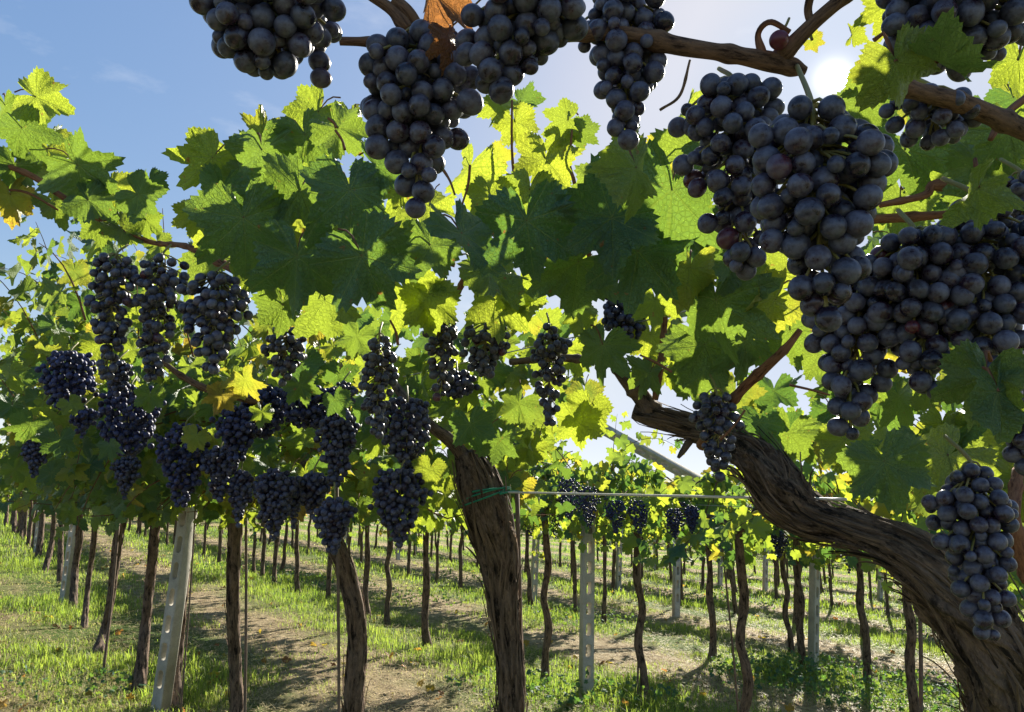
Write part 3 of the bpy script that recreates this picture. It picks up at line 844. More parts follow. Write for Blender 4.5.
def simple_near(key, pts, label, amp=.12, lod=1, strips=40):
    b0 = ground_at(pts[0][0], pts[0][1]); d = b0.y
    r = near_vine(key, b0, label, lod)
    full = [(b0.x, b0.y, b0.z - .05, pts[0][2] * d / F * .95)] + px_path([(q[0], q[1], d, q[2] * .74) for q in pts[1:]])
    stem_obj('trunk', full, M_BARK_THIN, r, b0, 36, 120, bark_disp(amp, len(key) * 1.7 + pts[0][0], 2.5, 1.7, .14), strips, int(pts[0][0]), .005, (.05, .2))
    return b0
simple_near('bent', [(355, 936, 13), (355, 800, 13), (354, 700, 13), (357, 640, 12.5), (352, 595, 12), (340, 555, 11), (328, 525, 10), (318, 490, 9), (305, 460, 6)], 'bent bare trunked grapevine beside a thin upright rod', lod=0, strips=90)
simple_near('straight', [(235, 801, 9), (236, 700, 8.5), (233, 600, 8), (235, 530, 9), (231, 490, 9), (225, 450, 6)], 'straight dark grapevine between the leaning post and the bent vine')
simple_near('post_right', [(172, 712, 7), (178, 650, 6.5), (184, 580, 6.5), (190, 520, 6), (193, 480, 6), (195, 450, 4)], 'dark grapevine pressed against the right side of the leaning post')
simple_near('post_left', [(138, 693, 7), (146, 620, 6), (153, 550, 6), (157, 500, 6), (160, 460, 4)], 'dark grapevine just left of the leaning concrete post')
simple_near('kinked', [(94, 656, 6), (104, 632, 5.5), (112, 590, 5), (118, 540, 6), (125, 500, 6.5), (128, 460, 4)], 'kinked grapevine leaning right, left of the two trunks by the leaning post')
simple_near('thin_left', [(84, 628, 3.4), (88, 585, 3), (94, 540, 3.5), (97, 500, 4)], 'thin young grapevine left of the kinked vine', strips=10)
simple_near('second_post', [(73, 610, 4.5), (75, 570, 4), (79, 540, 4.5), (79, 500, 4)], 'dark grapevine against the second concrete post of the left row', strips=10)
for q in [[(60, 582, 3), (61, 530, 3), (61, 490, 3)], [(44, 572, 3.4), (52, 540, 3), (54, 500, 3), (50, 480, 3)], [(38, 560, 3), (42, 520, 3), (38, 490, 3)], [(20, 540, 2.6), (25, 512, 2.4), (27, 488, 2)],
          [(14, 533, 2.2), (15, 505, 2), (16, 488, 2)], [(6, 527, 2), (7, 500, 2), (7, 488, 2)], [(28, 546, 2.2), (31, 515, 2.2), (30, 488, 2)]]:
    simple_near('far%d' % q[0][0], q, 'small dark grapevine far up the left row near the picture edge', strips=0)
# farther vines hidden in the left row's foliage
for i, u in enumerate(np.arange(15.5, 27, 1.3)):
    x, y = uv2xy(u, 1.05); b0 = Vector((x, y, gz(x, y)))
    r = near_vine('end%d' % i, b0, 'faint grapevine at the far end of the left row')
    tp = trunk_points(300 + i, 1.3, .03); stem_obj('trunk', [(p[0] + x, p[1] + y, p[2] + b0.z, p[3]) for p in tp], M_BARK_THIN, r, b0, 10, 14, bark_disp(.15, i))
keys_u = {k: xy2uv(n['base'].x, n['base'].y)[0] for k, n in near.items()}

# canopy of the left row away from the camera
ulist = sorted((u, k) for k, u in keys_u.items() if u > 3.2)
u = 2.9
while u < 27:
    k = min(ulist, key=lambda q: abs(q[0] - u))[1]; nd = near[k]
    x, y = uv2xy(u, 1.05); z0 = gz(x, y)
    cnt = 19 if u < 9 else 12
    for _ in range(cnt):
        side = -1 if random.random() < .52 else 1
        st = Vector((x, y, z0)) + DU3 * random.uniform(-.17, .17) + NV3 * random.gauss(0, .10) + Vector((0, 0, 1.42 + random.uniform(-.06, .25)))
        d = NV3 * side * random.uniform(.1, 1.0) + DU3 * random.uniform(-.5, .5) + Vector((0, 0, random.uniform(-.2, 1.15)))
        grow_shoot(st, d, random.uniform(.5, 1.05), nd['lv'], .125, NV3 * side, gravity=random.uniform(.8, 3.0), stems=nd['st'], zmin=z0 + 1.25)
    if u < 9:
        for _ in range(8 if u > 3.8 else 3):
            st = Vector((x, y, z0)) + DU3 * random.uniform(-.17, .17) - NV3 * random.uniform(.1, .8) + Vector((0, 0, random.uniform(1.6, 2.05)))
            grow_shoot(st, Vector((0, 0, random.uniform(.7, 1.3))) - NV3 * random.uniform(.0, .6) + DU3 * random.uniform(-.3, .3), random.uniform(.42, .86) if u > 3.8 else random.uniform(.3, .45), nd['lv'], .125, -NV3, gravity=random.uniform(.4, 1.4), stems=nd['st'])
    u += .34

# ---- the near canopy, leaf by leaf where single leaves can be told apart
def nearest_key(p):
    u = xy2uv(p.x, p.y)[0]
    return min(('gnarled', 'central', 'bent', 'straight'), key=lambda k: abs(keys_u[k] - u))
CAMV = Vector((0, 0, CAMZ))
def hand_leaf(px, py, d, wpx, tipdeg, tilt=0, yaw=0, tint=None, age=None, key=None, pet=True):
    """leaf whose stalk joins at the pixel; tipdeg 0 points down, +90 to the right; tilt>0 leans its face to the sky"""
    tilt += random.gauss(0, 20); yaw += random.gauss(0, 26); tipdeg += random.gauss(0, 8); wpx *= random.uniform(.70, .92)
    p = P(px, py, d); to = (CAMV - p).normalized()
    right = Vector((1, 0, 0)); up = right.cross(-to).normalized(); up = Vector((0, 0, 1)) if up.z < .2 else up
    a = R(tipdeg); tip = (-up * math.cos(a) + right * math.sin(a))
    n = (to * math.cos(R(tilt)) + Vector((0, 0, 1)) * math.sin(R(tilt)) + right * math.sin(R(yaw))).normalized()
    if tilt > 20: tip = (tip - to * -.5 * math.sin(R(tilt))).normalized()
    nd = near[key or nearest_key(p)]
    nd['lv'].add(p, tip, n, wpx * d / F, tint, age)
    if pet:
        ln = wpx * d / F; q = p - tip * ln * random.uniform(.15, .35) - to * ln * random.uniform(.3, .6) + right * ln * random.uniform(-.3, .3); nd['pet'].append(petiole(q, p, .0013))
HL = [
 # upper left spray (cane at the picture edge)
 (36, 97, 1.45, 78, 78, 10, 20, .8, .2), (22, 128, 1.45, 82, 25, 0, 0, .3, .1), (78, 165, 1.45, 88, 40, 35, 0, .3, .1), (48, 150, 1.6, 75, 5, 5, 0, .9, .4), (72, 178, 1.62, 64, 20, 0, 0, .9, .4), (88, 200, 1.45, 72, 55, 0, 10, .3, .1),
 (112, 190, 1.6, 66, 10, 0, 0, .9, .4), (138, 195, 1.45, 72, 30, 30, -30, .3, .2), (150, 180, 1.5, 44, 15, 10, 40, .2, .1), (122, 228, 1.5, 60, 40, 10, 0, .5, .1), (98, 225, 1.6, 48, -10, 0, 0, .5, .3), (5, 105, 1.5, 50, 30, 0, 0, .4, .2), (10, 195, 1.5, 60, -5, 0, 60, .9, .8),
 (14, 165, 1.5, 52, -20, 0, 0, .3, .2), (146, 220, 1.5, 44, 10, 10, 0, .5, .1), (55, 205, 1.55, 56, 15, 0, 0, .5, .2),
 # middle left crown
 (212, 158, 1.25, 78, -40, 0, 0, .9, .3), (222, 190, 1.15, 92, -15, 20, 0, .2, .1), (243, 218, 1.05, 118, -5, 8, -10, .3, .1), (297, 256, .98, 138, 6, 5, 0, .2, .05), (362, 256, .95, 138, 12, 6, 10, .2, .05),
 (350, 190, 1.05, 110, 10, 40, 0, .2, .05), (300, 190, 1.1, 105, -20, 35, 0, .3, .05), (262, 150, 1.2, 88, 10, 30, 0, .3, .1), (262, 135, 1.3, 60, 165, 0, 40, .8, .5), (318, 112, 1.25, 72, -30, 10, 0, .7, .2), (305, 135, 1.2, 84, 20, 20, 0, .3, .1),
 (338, 128, 1.15, 80, 25, 15, -20, .4, .1), (352, 118, 1.3, 50, 20, 0, 0, .8, .3), (375, 165, 1.1, 88, 40, 35, 0, .2, .1), (330, 215, 1.2, 110, 0, -10, 0, .5, .45), (285, 215, 1.25, 90, 30, 0, 0, .6, .2), (195, 215, 1.3, 50, -20, 0, 0, .9, .4),
 (205, 235, 1.35, 46, 10, 0, 0, .95, .4), (275, 270, 1.2, 70, 160, 0, 0, .4, .1), (325, 300, 1.2, 90, 15, 0, 0, .6, .2), (283, 305, 1.2, 60, -10, 0, 50, .4, .1), (400, 185, 1.2, 60, -5, 0, 0, .9, .3), (395, 240, 1.15, 95, 20, -10, 0, .5, .4), (405, 290, 1.25, 100, 30, 0, 0, .9, .3),
 (250, 275, 1.2, 62, 10, 0, 0, .7, .3), (255, 180, 1.3, 80, 0, 0, 0, .5, .2), (235, 160, 1.35, 70, 20, 0, 0, .8, .3), (385, 215, 1.3, 100, 0, 0, 0, .8, .3),
 # centre
 (462, 234, .98, 128, 25, 40, 0, .2, .05), (527, 221, .95, 132, 5, 40, 0, .15, .05), (612, 218, .95, 140, -50, 38, 0, .15, .05), (578, 262, 1.05, 130, -55, 5, 0, .3, .1), (638, 252, .98, 110, -15, 45, -10, .15, .05), (636, 168, .85, 120, -8, -5, 55, .7, .4), (628, 140, .95, 70, -20, 0, 30, .8, .3),
 (672, 190, .95, 150, 5, 8, 0, .25, .1), (600, 185, 1.1, 80, -20, 10, 0, .5, .2), (470, 168, 1.2, 92, -5, 0, 0, .95, .3), (545, 158, 1.2, 90, -15, 0, 0, .95, .4), (515, 122, 1.25, 54, 20, 0, 0, .9, .4), (500, 105, 1.25, 46, -10, 0, 30, .9, .3), (568, 120, 1.2, 52, -70, 5, 0, .7, .2),
 (580, 132, 1.2, 48, 60, 5, 0, .4, .1), (560, 140, 1.2, 44, -10, 0, 0, .9, .3), (530, 190, 1.15, 72, 5, 10, 0, .6, .2), (490, 195, 1.15, 60, 0, 5, 0, .8, .2), (430, 245, 1.1, 92, -20, 30, 0, .3, .05), (490, 270, 1.2, 92, 40, 0, 0, .5, .2), (555, 205, 1.05, 80, 0, 30, 0, .2, .05),
 (430, 300, 1.25, 90, 10, 0, 0, .8, .3), (495, 300, 1.3, 90, -10, 0, 0, .9, .3), (520, 285, 1.3, 80, 10, 0, 0, .8, .3), (580, 310, 1.35, 60, 0, 0, 0, .9, .3), (650, 215, 1.15, 60, 30, 20, 0, .3, .1), (690, 150, 1.0, 80, 150, 20, 0, .5, .1), (700, 140, .9, 66, 100, 20, 0, .3, .1),
 # right of centre
 (716, 300, 1.05, 140, 15, 0, -10, .3, .1), (690, 268, 1.05, 90, -10, -5, 0, .7, .5), (735, 262, 1.02, 72, -15, 5, 60, .3, .1), (752, 285, 1.1, 84, 0, 0, 0, .8, .4), (775, 300, 1.05, 110, -50, -5, 20, .8, .5), (603, 345, 1.3, 88, -15, 5, 0, .35, .1), (655, 300, 1.3, 60, 0, 0, 0, .9, .3),
 (650, 335, 1.5, 70, 0, 0, 0, .95, .4), (650, 372, 1.4, 66, -25, 5, 0, .4, .1), (692, 372, 1.35, 72, 5, 5, 0, .35, .1), (590, 410, 1.6, 66, -10, 0, 0, .9, .3), (575, 420, 1.6, 60, 10, 0, 0, .9, .3), (665, 365, 1.5, 60, 20, 0, 0, .9, .3), (705, 345, 1.2, 92, 20, 0, 0, .35, .1), (762, 250, 1.05, 80, 10, 0, 0, .6, .4),
 (790, 330, 1.15, 70, 10, 0, 0, .4, .1), (745, 340, 1.15, 84, 5, 0, 0, .35, .1),
 # right
 (884, 462, .95, 112, 3, 8, 0, .35, .1), (948, 456, 1.0, 124, -45, -5, 0, .8, .35), (985, 376, .47, 120, -25, 10, -10, .55, .2), (998, 392, .46, 128, 6, 5, 50, .3, .1), (1016, 420, .9, 80, 15, 0, 0, .95, .4), (978, 188, .47, 104, -50, 0, 15, .75, .35), (985, 165, .85, 100, 20, 15, 0, .4, .1),
 (905, 150, .9, 110, 20, 25, 0, .3, .05), (1010, 130, .8, 110, 10, 10, 0, .5, .2), (896, 62, .44, 98, 30, -35, 20, .7, .42), (938, 62, .44, 112, 85, 45, 0, .5, .3), (888, 5, .55, 66, -10, 0, 50, .9, .4), (852, 36, .6, 34, 175, 0, 40, .9, .4, None, False), (874, 80, .7, 76, 50, 0, 0, .5, .2), (858, 104, .75, 64, 10, 0, 0, .4, .2), (812, 40, .62, 30, 60, 0, 50, .9, .6), (935, 150, .95, 90, -20, 0, 0, .6, .2), (900, 200, 1.0, 90, 0, 0, 0, .5, .2),
 (1000, 230, .9, 90, 0, 0, 0, .6, .2), (1018, 60, .8, 80, 0, 0, 0, .8, .3), (870, 130, 1.0, 90, 0, 15, 0, .3, .1), (1015, 355, .85, 80, 10, 0, 0, .5, .2), (845, 440, 1.15, 70, 20, 0, 0, .8, .3), (1020, 480, 1.2, 90, 0, 0, 0, .95, .4),
]
HL += [(196, 436, 1.55, 34, -30, 20, 0, .7, .5, 'straight', False), (70, 404, 1.7, 30, 20, 10, 0, .6, .4, 'straight', False), (262, 412, 1.6, 36, -10, 0, 30, .6, .3, 'straight', False), (60, 440, 1.8, 44, 10, 10, 0, .2, .1, 'straight', False),
 (30, 425, 1.8, 50, -20, 15, 0, .3, .2, 'straight', False), (110, 445, 1.65, 36, 30, 20, 0, .2, .1, 'straight', False), (222, 395, 1.6, 40, -20, 10, 0, .5, .85, 'straight', False), (300, 385, 1.5, 44, 15, 10, 0, .3, .2, 'bent', False), (335, 400, 1.5, 40, 10, 25, 0, .2, .1, 'bent', False),
 (150, 395, 1.6, 36, 0, 10, 0, .4, .2, 'straight', False), (245, 380, 1.6, 44, 20, 10, 0, .8, .6, 'straight', False), (470, 425, 1.6, 60, 20, 10, 0, .2, .1, 'central', False), (430, 470, 1.6, 44, -20, 10, 20, .8, .4, 'central', False), (370, 475, 1.6, 40, 0, 0, 0, .9, .4, 'bent', False),
 (500, 440, 1.65, 56, -10, 10, 0, .3, .1, 'central', False), (415, 500, 1.7, 36, 10, 0, 0, .9, .3, 'central', False)]
for h in HL: hand_leaf(*h)

# fill behind them, sampled through the volume of the near canopy
def inside(x, y, poly):
    c = False; j = len(poly) - 1
    for i in range(len(poly)):
        xi, yi = poly[i]; xj, yj = poly[j]
        if (yi > y) != (yj > y) and x < (xj - xi) * (y - yi) / (yj - yi) + xi: c = not c
        j = i
    return c
GAPS = [[(585, 355), (670, 330), (690, 400), (640, 455), (590, 440)], [(768, 290), (815, 330), (820, 400), (790, 380)], [(520, 250), (540, 250), (545, 265), (525, 265)]]
def fill(poly, d0, d1, count, size=.12, tilt=(0, 35), dens=None):
    xs = [q[0] for q in poly]; ys = [q[1] for q in poly]; n = 0
    while n < count:
        x, y = random.uniform(min(xs), max(xs)), random.uniform(min(ys), max(ys))
        if not inside(x, y, poly) or any(inside(x, y, g) for g in GAPS): continue
        d = random.uniform(d0, d1); p = P(x, y, d)
        to = (CAMV - p).normalized(); nrm = to * .6 + Vector((0, 0, random.uniform(0, .8))) + rv(.45)
        near[nearest_key(p)]['lv'].add(p, Vector((0, 0, -1)) + rv(.45), nrm, size * random.uniform(.6, 1.1)); n += 1
        if random.random() < .3: near[nearest_key(p)]['pet'].append(petiole(p + Vector((random.uniform(-.05, .05), .04, random.uniform(.03, .07))), p))
fill([(185, 215), (195, 170), (240, 130), (300, 115), (350, 115), (385, 170), (440, 195), (520, 205), (600, 170), (670, 190), (670, 300), (560, 330), (420, 320), (260, 330), (210, 260)], 1.45, 2.2, 55)
fill([(250, 330), (420, 310), (600, 320), (600, 380), (560, 440), (430, 440), (330, 470), (250, 480), (190, 460), (200, 380)], 1.9, 2.9, 190)
fill([(0, 380), (60, 300), (160, 340), (250, 380), (260, 480), (120, 495), (0, 480)], 2.4, 4.0, 230)
fill([(680, 110), (760, 250), (830, 330), (820, 470), (760, 440), (700, 380), (650, 300), (640, 200)], 1.25, 1.9, 40)
fill([(860, 90), (1040, 90), (1040, 500), (900, 500), (830, 470), (740, 400), (850, 330), (880, 200)], 1.2, 2.1, 120)
fill([(440, 170), (480, 90), (520, 100), (560, 130), (600, 150), (600, 190), (440, 200)], 1.3, 1.7, 5, .10)
fill([(560, 440), (420, 440), (430, 520), (480, 470), (520, 500), (560, 480)], 2.0, 2.6, 36, .11)
fill([(225, 470), (330, 470), (440, 450), (440, 520), (300, 510)], 2.3, 3.2, 50, .11)

# canes of the near vines
def cane(key, pts, mat=M_CANE, n=60, segs=10, name='cane', disp=None, seed=0):
    nd = near[key]
    return stem_obj(name, px_path(pts), mat, nd['root'], nd['base'], segs, n, disp or cane_disp((seed + pts[0][0]) * .137))
cane('gnarled', [(340, 41, .56, 4.2), (400, 42, .56, 4.6), (480, 40, .56, 5), (560, 37, .57, 5.5), (605, 33, .57, 7), (640, 37, .57, 8.5), (680, 46, .57, 9), (730, 54, .57, 8), (772, 62, .575, 10), (795, 68, .58, 7), (806, 71, .58, 4)], n=160, segs=18)
cane('gnarled', [(872, 76, .62, 6), (905, 88, .62, 8), (960, 103, .64, 9), (1030, 132, .66, 10)], n=50, segs=16)
cane('gnarled', [(772, 64, .58, 8), (792, 45, .57, 8), (815, 22, .56, 7), (850, -8, .55, 7)], n=40, segs=14)
cane('gnarled', [(812, 25, .56, 4), (808, 10, .56, 4), (812, -10, .55, 4)], n=20)
cane('gnarled', [(765, 60, .57, 4), (758, 35, .57, 3), (770, 22, .56, 3), (790, 32, .56, 2.5)], M_CANE_RED, 20)
cane('central', [(395, 0, .55, 6), (410, 15, .55, 7), (425, 40, .56, 6)], n=20)
cane('central', [(368, -5, .55, 4), (392, 10, .55, 6), (408, 30, .55, 7)], n=20)
cane('straight', [(-10, 160, 1.5, 2.5), (30, 175, 1.5, 3), (60, 195, 1.5, 3), (110, 225, 1.5, 2.5), (150, 242, 1.5, 2.5), (185, 246, 1.4, 3), (215, 260, 1.35, 4.5), (245, 275, 1.3, 4)], M_CANE_RED, 60)
cane('straight', [(-10, 190, 1.5, 1.2), (25, 192, 1.5, 1.2), (58, 210, 1.5, 1)], M_CANE_RED, 20)
cane('straight', [(160, 360, 1.7, 2.2), (185, 378, 1.7, 3), (215, 392, 1.7, 3.4), (262, 403, 1.75, 3)], n=30)
cane('gnarled', [(702, 445, 1.28, 6), (715, 425, 1.2, 5), (740, 392, 1.15, 5), (765, 368, 1.12, 5), (786, 348, 1.1, 4), (800, 330, 1.1, 3)], M_CANE_RED, 40)
cane('gnarled', [(1012, 515, .85, 7), (1018, 545, .85, 7), (1030, 580, .86, 8)], M_CANE_RED, 20)
cane('gnarled', [(1018, 470, .9, 5), (1012, 515, .85, 7)], M_CANE_RED, 16)
cane('gnarled', [(860, 220, .95, 4.5), (910, 217, .95, 5), (950, 214, .95, 4), (1030, 205, .95, 3.5)], M_CANE_RED, 30)
cane('gnarled', [(880, 205, .9, 3), (925, 195, .9, 4), (935, 185, .9, 5), (985, 192, .9, 6), (1035, 190, .9, 7)], M_CANE_RED, 40)
cane('gnarled', [(1030, 95, .7, 4), (1005, 115, .7, 3.5), (990, 140, .7, 2.5)], M_CANE_RED, 20)
cane('gnarled', [(605, 340, 1.5, 5), (622, 372, 1.5, 8), (640, 395, 1.5, 9), (655, 416, 1.48, 10)], M_BARK_THIN, 30, 14)
cane('central', [(655, 400, 1.45, 3), (660, 370, 1.45, 3.5), (664, 330, 1.45, 3), (668, 280, 1.4, 2.5)], M_CANE_RED, 30)
cane('gnarled', [(690, 370, 1.3, 4), (700, 350, 1.3, 4), (712, 320, 1.3, 3), (725, 260, 1.3, 3)], M_CANE_RED, 30)
cane('central', [(690, 60, 1.0, 1.2), (680, 95, 1.0, 1.6), (660, 110, 1.0, 1.2)], M_CANE, 20)
cane('central', [(455, 300, 1.4, 3), (470, 270, 1.35, 3), (500, 258, 1.3, 3), (560, 243, 1.3, 2.5)], M_CANE_RED, 30)
cane('bent', [(280, 235, 1.4, 2.5), (330, 233, 1.4, 3), (400, 250, 1.4, 3), (455, 265, 1.4, 2.5)], M_CANE_RED, 30)
cane('bent', [(512, 100, 1.25, 1), (512, 150, 1.25, 1.3), (516, 200, 1.3, 1.6), (520, 260, 1.4, 2)], M_CANE_RED, 24)
cane('central', [(572, 130, 1.2, 1), (570, 165, 1.2, 1.5), (575, 185, 1.2, 2), (590, 260, 1.35, 2.5)], M_CANE_RED, 24)
cane('central', [(510, 362, 1.75, 3), (560, 358, 1.7, 4), (610, 362, 1.6, 4)], M_BARK_THIN, 24)
for (x0, y0, x1, y1) in [(462, 205, 470, 165), (455, 195, 440, 165), (335, 130, 345, 150), (328, 118, 336, 128), (870, 345, 840, 380), (905, 462, 960, 462), (745, 410, 720, 440), (830, 395, 790, 385), (640, 355, 672, 372), (300, 275, 305, 300), (390, 320, 398, 345)]:
    cane('central' if x0 < 700 else 'gnarled', [(x0, y0, 1.1, 1.0), ((x0 + x1) / 2 + 2, (y0 + y1) / 2, 1.1, 1.2), (x1, y1, 1.1, 1.4)], M_CANE_RED, 10, 6)

# one big dry leaf on the overhead cane
def dry_leaf(px, py, d, wpx, tipdeg, yaw, key):
    lv = Leaves(); p = P(px, py, d); a = R(tipdeg); to = (CAMV - p).normalized()
    lv.add(p, Vector((math.sin(a), 0.1, -math.cos(a))), to + Vector((math.sin(R(yaw)), 0, .2)), wpx * d / F, .9, 1.0)
    o = link('dry_leaf', lv.mesh('dry_leaf', 0, M_LEAF, near[key]['base']), near[key]['root']); o['label'] = 'curled brown dry leaf'
dry_leaf(428, -14, .49, 104, 12, 75, 'central'); dry_leaf(448, 38, .475, 50, 10, 80, 'central')

for k, nd in near.items():
    if nd['lv'].d:
        lod = 0 if k in ('gnarled', 'central', 'bent', 'straight') else 1
        link('crown', nd['lv'].mesh('crown', lod, M_LEAF if nd['base'].y < 9 else M_LEAF_FAR, nd['base'], nd['st'] + nd['pet'], M_CANE_RED), nd['root'])

# ------------------------------------------------------------------ rods beside the trunks
def rod(px, py, topx, topy, rpx, label):
    b0 = ground_at(px, py); t = P(topx, topy, b0.y)
    path = spline([(*b0, rpx * b0.y / F), (*((b0 + t) / 2 + Vector((.006, 0, 0))), rpx * b0.y / F), (*t, rpx * b0.y / F)], 12)
    V, Fc, B = tube_arrays(path, 8); o = link('training_rod', make_mesh('training_rod', V - np.array(b0), Fc, M_STAKE, vec=B)); o.location = b0; tag(o, label, 'rod')
rod(337, 936, 337, 480, 1.5, 'thin upright rusty rod just left of the bent vine trunk')
rod(526, 1080, 517, 490, 2.2, 'dark thin rod behind the stout central trunk')
rod(103, 675, 119, 520, 1.3, 'thin leaning rod close to the kinked vine')
rod(243, 800, 246, 490, 1.4, 'thin rod at the right of the straight dark vine')
rod(180, 720, 196, 500, .9, 'thin rod along the vine right of the leaning post')
rod(637, 704, 640, 530, 1.0, 'thin rod beside the trunk right of the middle post')
rod(741, 745, 722, 545, 1.0, 'thin rod along the leaning trunk below the gnarled arm')
rod(921, 720, 919, 580, 2.0, 'pale brown stake beside the trunk left of the gnarled vine')

# ------------------------------------------------------------------ grapes
def sphere_mesh(name, seg, ring, mat):
    bm = bmesh.new(); bmesh.ops.create_uvsphere(bm, u_segments=seg, v_segments=ring, radius=1.0)
    for v in bm.verts:
        v.co *= 1 + .018 * mnoise.noise(v.co * 1.4 + Vector((seg, ring, len(name))))
    me = bpy.data.meshes.new(name); bm.to_mesh(me); bm.free()
    me.polygons.foreach_set('use_smooth', np.ones(len(me.polygons), dtype=bool)); me.materials.append(mat); return me
BERRY_HI = sphere_mesh('berry', 28, 18, M_BERRY); BERRY_MID = sphere_mesh('berry', 16, 10, M_BERRY)

def pack(center, wid, hgt, dia, n, shape, seed, dense=1.0):
    """berry centres inside a hanging envelope: shape is a list of (t, halfwidth factor, x shift factor)"""
    q = random.Random(seed); pts = []; ts = [s[0] for s in shape]; ws = [s[1] for s in shape]; sh = [s[2] if len(s) > 2 else 0 for s in shape]
    tries = 0; mind = dia * (.84 if dense < 1.5 else .80)
    while len(pts) < n and tries < 20000:
        tries += 1
        t = q.random(); w = np.interp(t, ts, ws) * wid / 2; s = np.interp(t, ts, sh) * wid / 2
        a = q.uniform(0, 6.283); w *= .93 + .30 * mnoise.noise(Vector((math.cos(a) * 1.3 + seed, math.sin(a) * 1.3, t * 5))) + (.22 if q.random() > .94 else 0); rr = max(0, w - dia * .45) * (q.random() ** .33)
        p = Vector((center.x + s + rr * math.cos(a), center.y + rr * .75 * math.sin(a), center.z + hgt / 2 - dia * .5 - t * (hgt - dia)))
        k = dia * q.uniform(.84, 1.03) if q.random() > .07 else dia * .62
        if all((p - o).length > mind * (k + ko) / (2 * dia) for o, ko in pts): pts.append((p, k))
    return pts
SHAPES = {
 'cone': [(0, .55), (.15, .95), (.35, 1.0), (.6, .72), (.85, .42), (1, .22)],
 'long': [(0, .5), (.2, 1.0), (.5, .85), (.8, .6), (1, .35)],
 'wing': [(0, .6), (.2, 1.0), (.45, .9), (.6, .55, .25), (.8, .38, .35), (1, .25, .4)],
 'block': [(0, .8), (.3, 1.0), (.7, .85), (.9, .6), (1, .4)],
 'drop': [(0, .8), (.15, 1.0), (.45, .95), (.62, .66), (.85, .5), (1, .38)],
 'tail': [(0, .9), (.4, 1.0), (.58, .7, .1), (.7, .35, .45), (1, .26, .55)],
 'lean': [(0, .6, .25), (.3, 1.0, .1), (.6, .75, -.1), (.85, .45, -.3), (1, .25, -.35)],
}
def bunch(x0, y0, x1, y1, bpx, shape, label, group, n=100, real=.0160, mode='each', top=None, seed=None, fullness=1.0):
    """a bunch that spans the pixel box, its distance following from the berry size"""
    d = real * F / bpx; c = P((x0 + x1) / 2, (y0 + y1) / 2, d); wid = (x1 - x0) * d / F; hgt = (y1 - y0) * d / F
    seed = seed if seed is not None else int(x0 * 7 + y0); pts = pack(c, wid, hgt, real, n if mode == 'each' else int(n * 2.3), SHAPES[shape], seed, 1.0 if bpx > 14 else 2.0)
    org = Vector((c.x, c.y, c.z + hgt / 2 + .015))
    root = empty('grape_bunch', org); tag(root, label, 'grape bunch', group)
    q = random.Random(seed)
    if mode == 'each':
        me = BERRY_HI if bpx > 14 else BERRY_MID
        for p, k in pts:
            o = link('berry', me, root); o.location = p - org
            o.scale = (k / 2 * q.uniform(.97, 1.03), k / 2 * q.uniform(.97, 1.03), k / 2 * q.uniform(1.0, 1.15))
            out = (p - Vector((c.x, c.y, p.z))); out = out.normalized() if out.length > 1e-4 else Vector((0, -1, 0))
            dirn = (out * .8 + Vector((0, 0, -.6)) + Vector((q.gauss(0, .35), q.gauss(0, .35), q.gauss(0, .35)))).normalized()
            o.rotation_euler = (-dirn).to_track_quat('Z', 'Y').to_euler()
    else:
        bm = bmesh.new(); bmesh.ops.create_uvsphere(bm, u_segments=10, v_segments=7, radius=1.0); bm.verts.ensure_lookup_table()
        sv = np.array([v.co[:] for v in bm.verts]); sf = [tuple(v.index for v in f.verts) for f in bm.faces]; bm.free()
        Vs, Fs, T = [], [], []
        for i, (p, k) in enumerate(pts):
            Vs.append(sv * k / 2 + np.array(p - org)); Fs += [tuple(j + i * len(sv) for j in f) for f in sf]; T += [q.random() * .95] * len(sv)
        link('berries', make_mesh('berries', np.vstack(Vs), Fs, M_BERRY_BLUE if mode == 'blue' else M_BERRY_MASS, attrs={'tint': T}), root)
    # stalk: rachis plus little pedicels
    ax = [(c.x + np.interp(t, [s[0] for s in SHAPES[shape]], [s[2] if len(s) > 2 else 0 for s in SHAPES[shape]]) * wid / 2, c.y, c.z + hgt / 2 - t * hgt * .93, .0019 * (1 - .5 * t)) for t in np.linspace(0, 1, 7)]
    tp = top if top is not None else (org + Vector((q.uniform(-.01, .01), .028, .010)))
    parts = [tube_arrays(spline([(*tp, .0019)] + ax, 24), 7)]
    if mode == 'each':
        for p, k in pts:
            zz = min(p.z + .018, c.z + hgt / 2); t = max(0, min(1, (c.z + hgt / 2 - zz) / (hgt * .93))); i = min(int(t * 6), 5); a = np.array(ax[i][:3]) * (1 - (t * 6 - i)) + np.array(ax[i + 1][:3]) * (t * 6 - i)
            m = (Vector(a) + p) / 2 + Vector((0, 0, .004)); parts.append(tube_arrays(spline([(*a, .0013), (*m, .0011), (*p, .0010)], 4), 5, caps=False))
    V, Fc, B = merge(parts); link('stalk', make_mesh('stalk', V - np.array(org), Fc, M_STALK, vec=B), root)
    return root
G1, G2, G3 = 'near grape bunches hanging overhead and at the right', 'grape bunches of the near left row', 'grape bunches in the rows behind'
bunch(190, -45, 338, 82, 25, 'block', 'broad dark bunch cut by the top edge left of the dry leaf', G1, 95)
bunch(288, -20, 338, 100, 23, 'wing', 'narrow bunch tail of few berries dangling right of the broad top left bunch', G1, 24)
bunch(352, 18, 484, 224, 24, 'cone', 'long tapering bunch under the brown dry leaf', G1, 100)
bunch(452, -30, 582, 110, 26, 'lean', 'dense dark bunch hanging in front of the overhead cane, right of the dry leaf', G1, 85)
bunch(578, -30, 672, 162, 20.5, 'cone', 'slim bunch hanging over the overhead cane before a folded leaf', G1, 95)
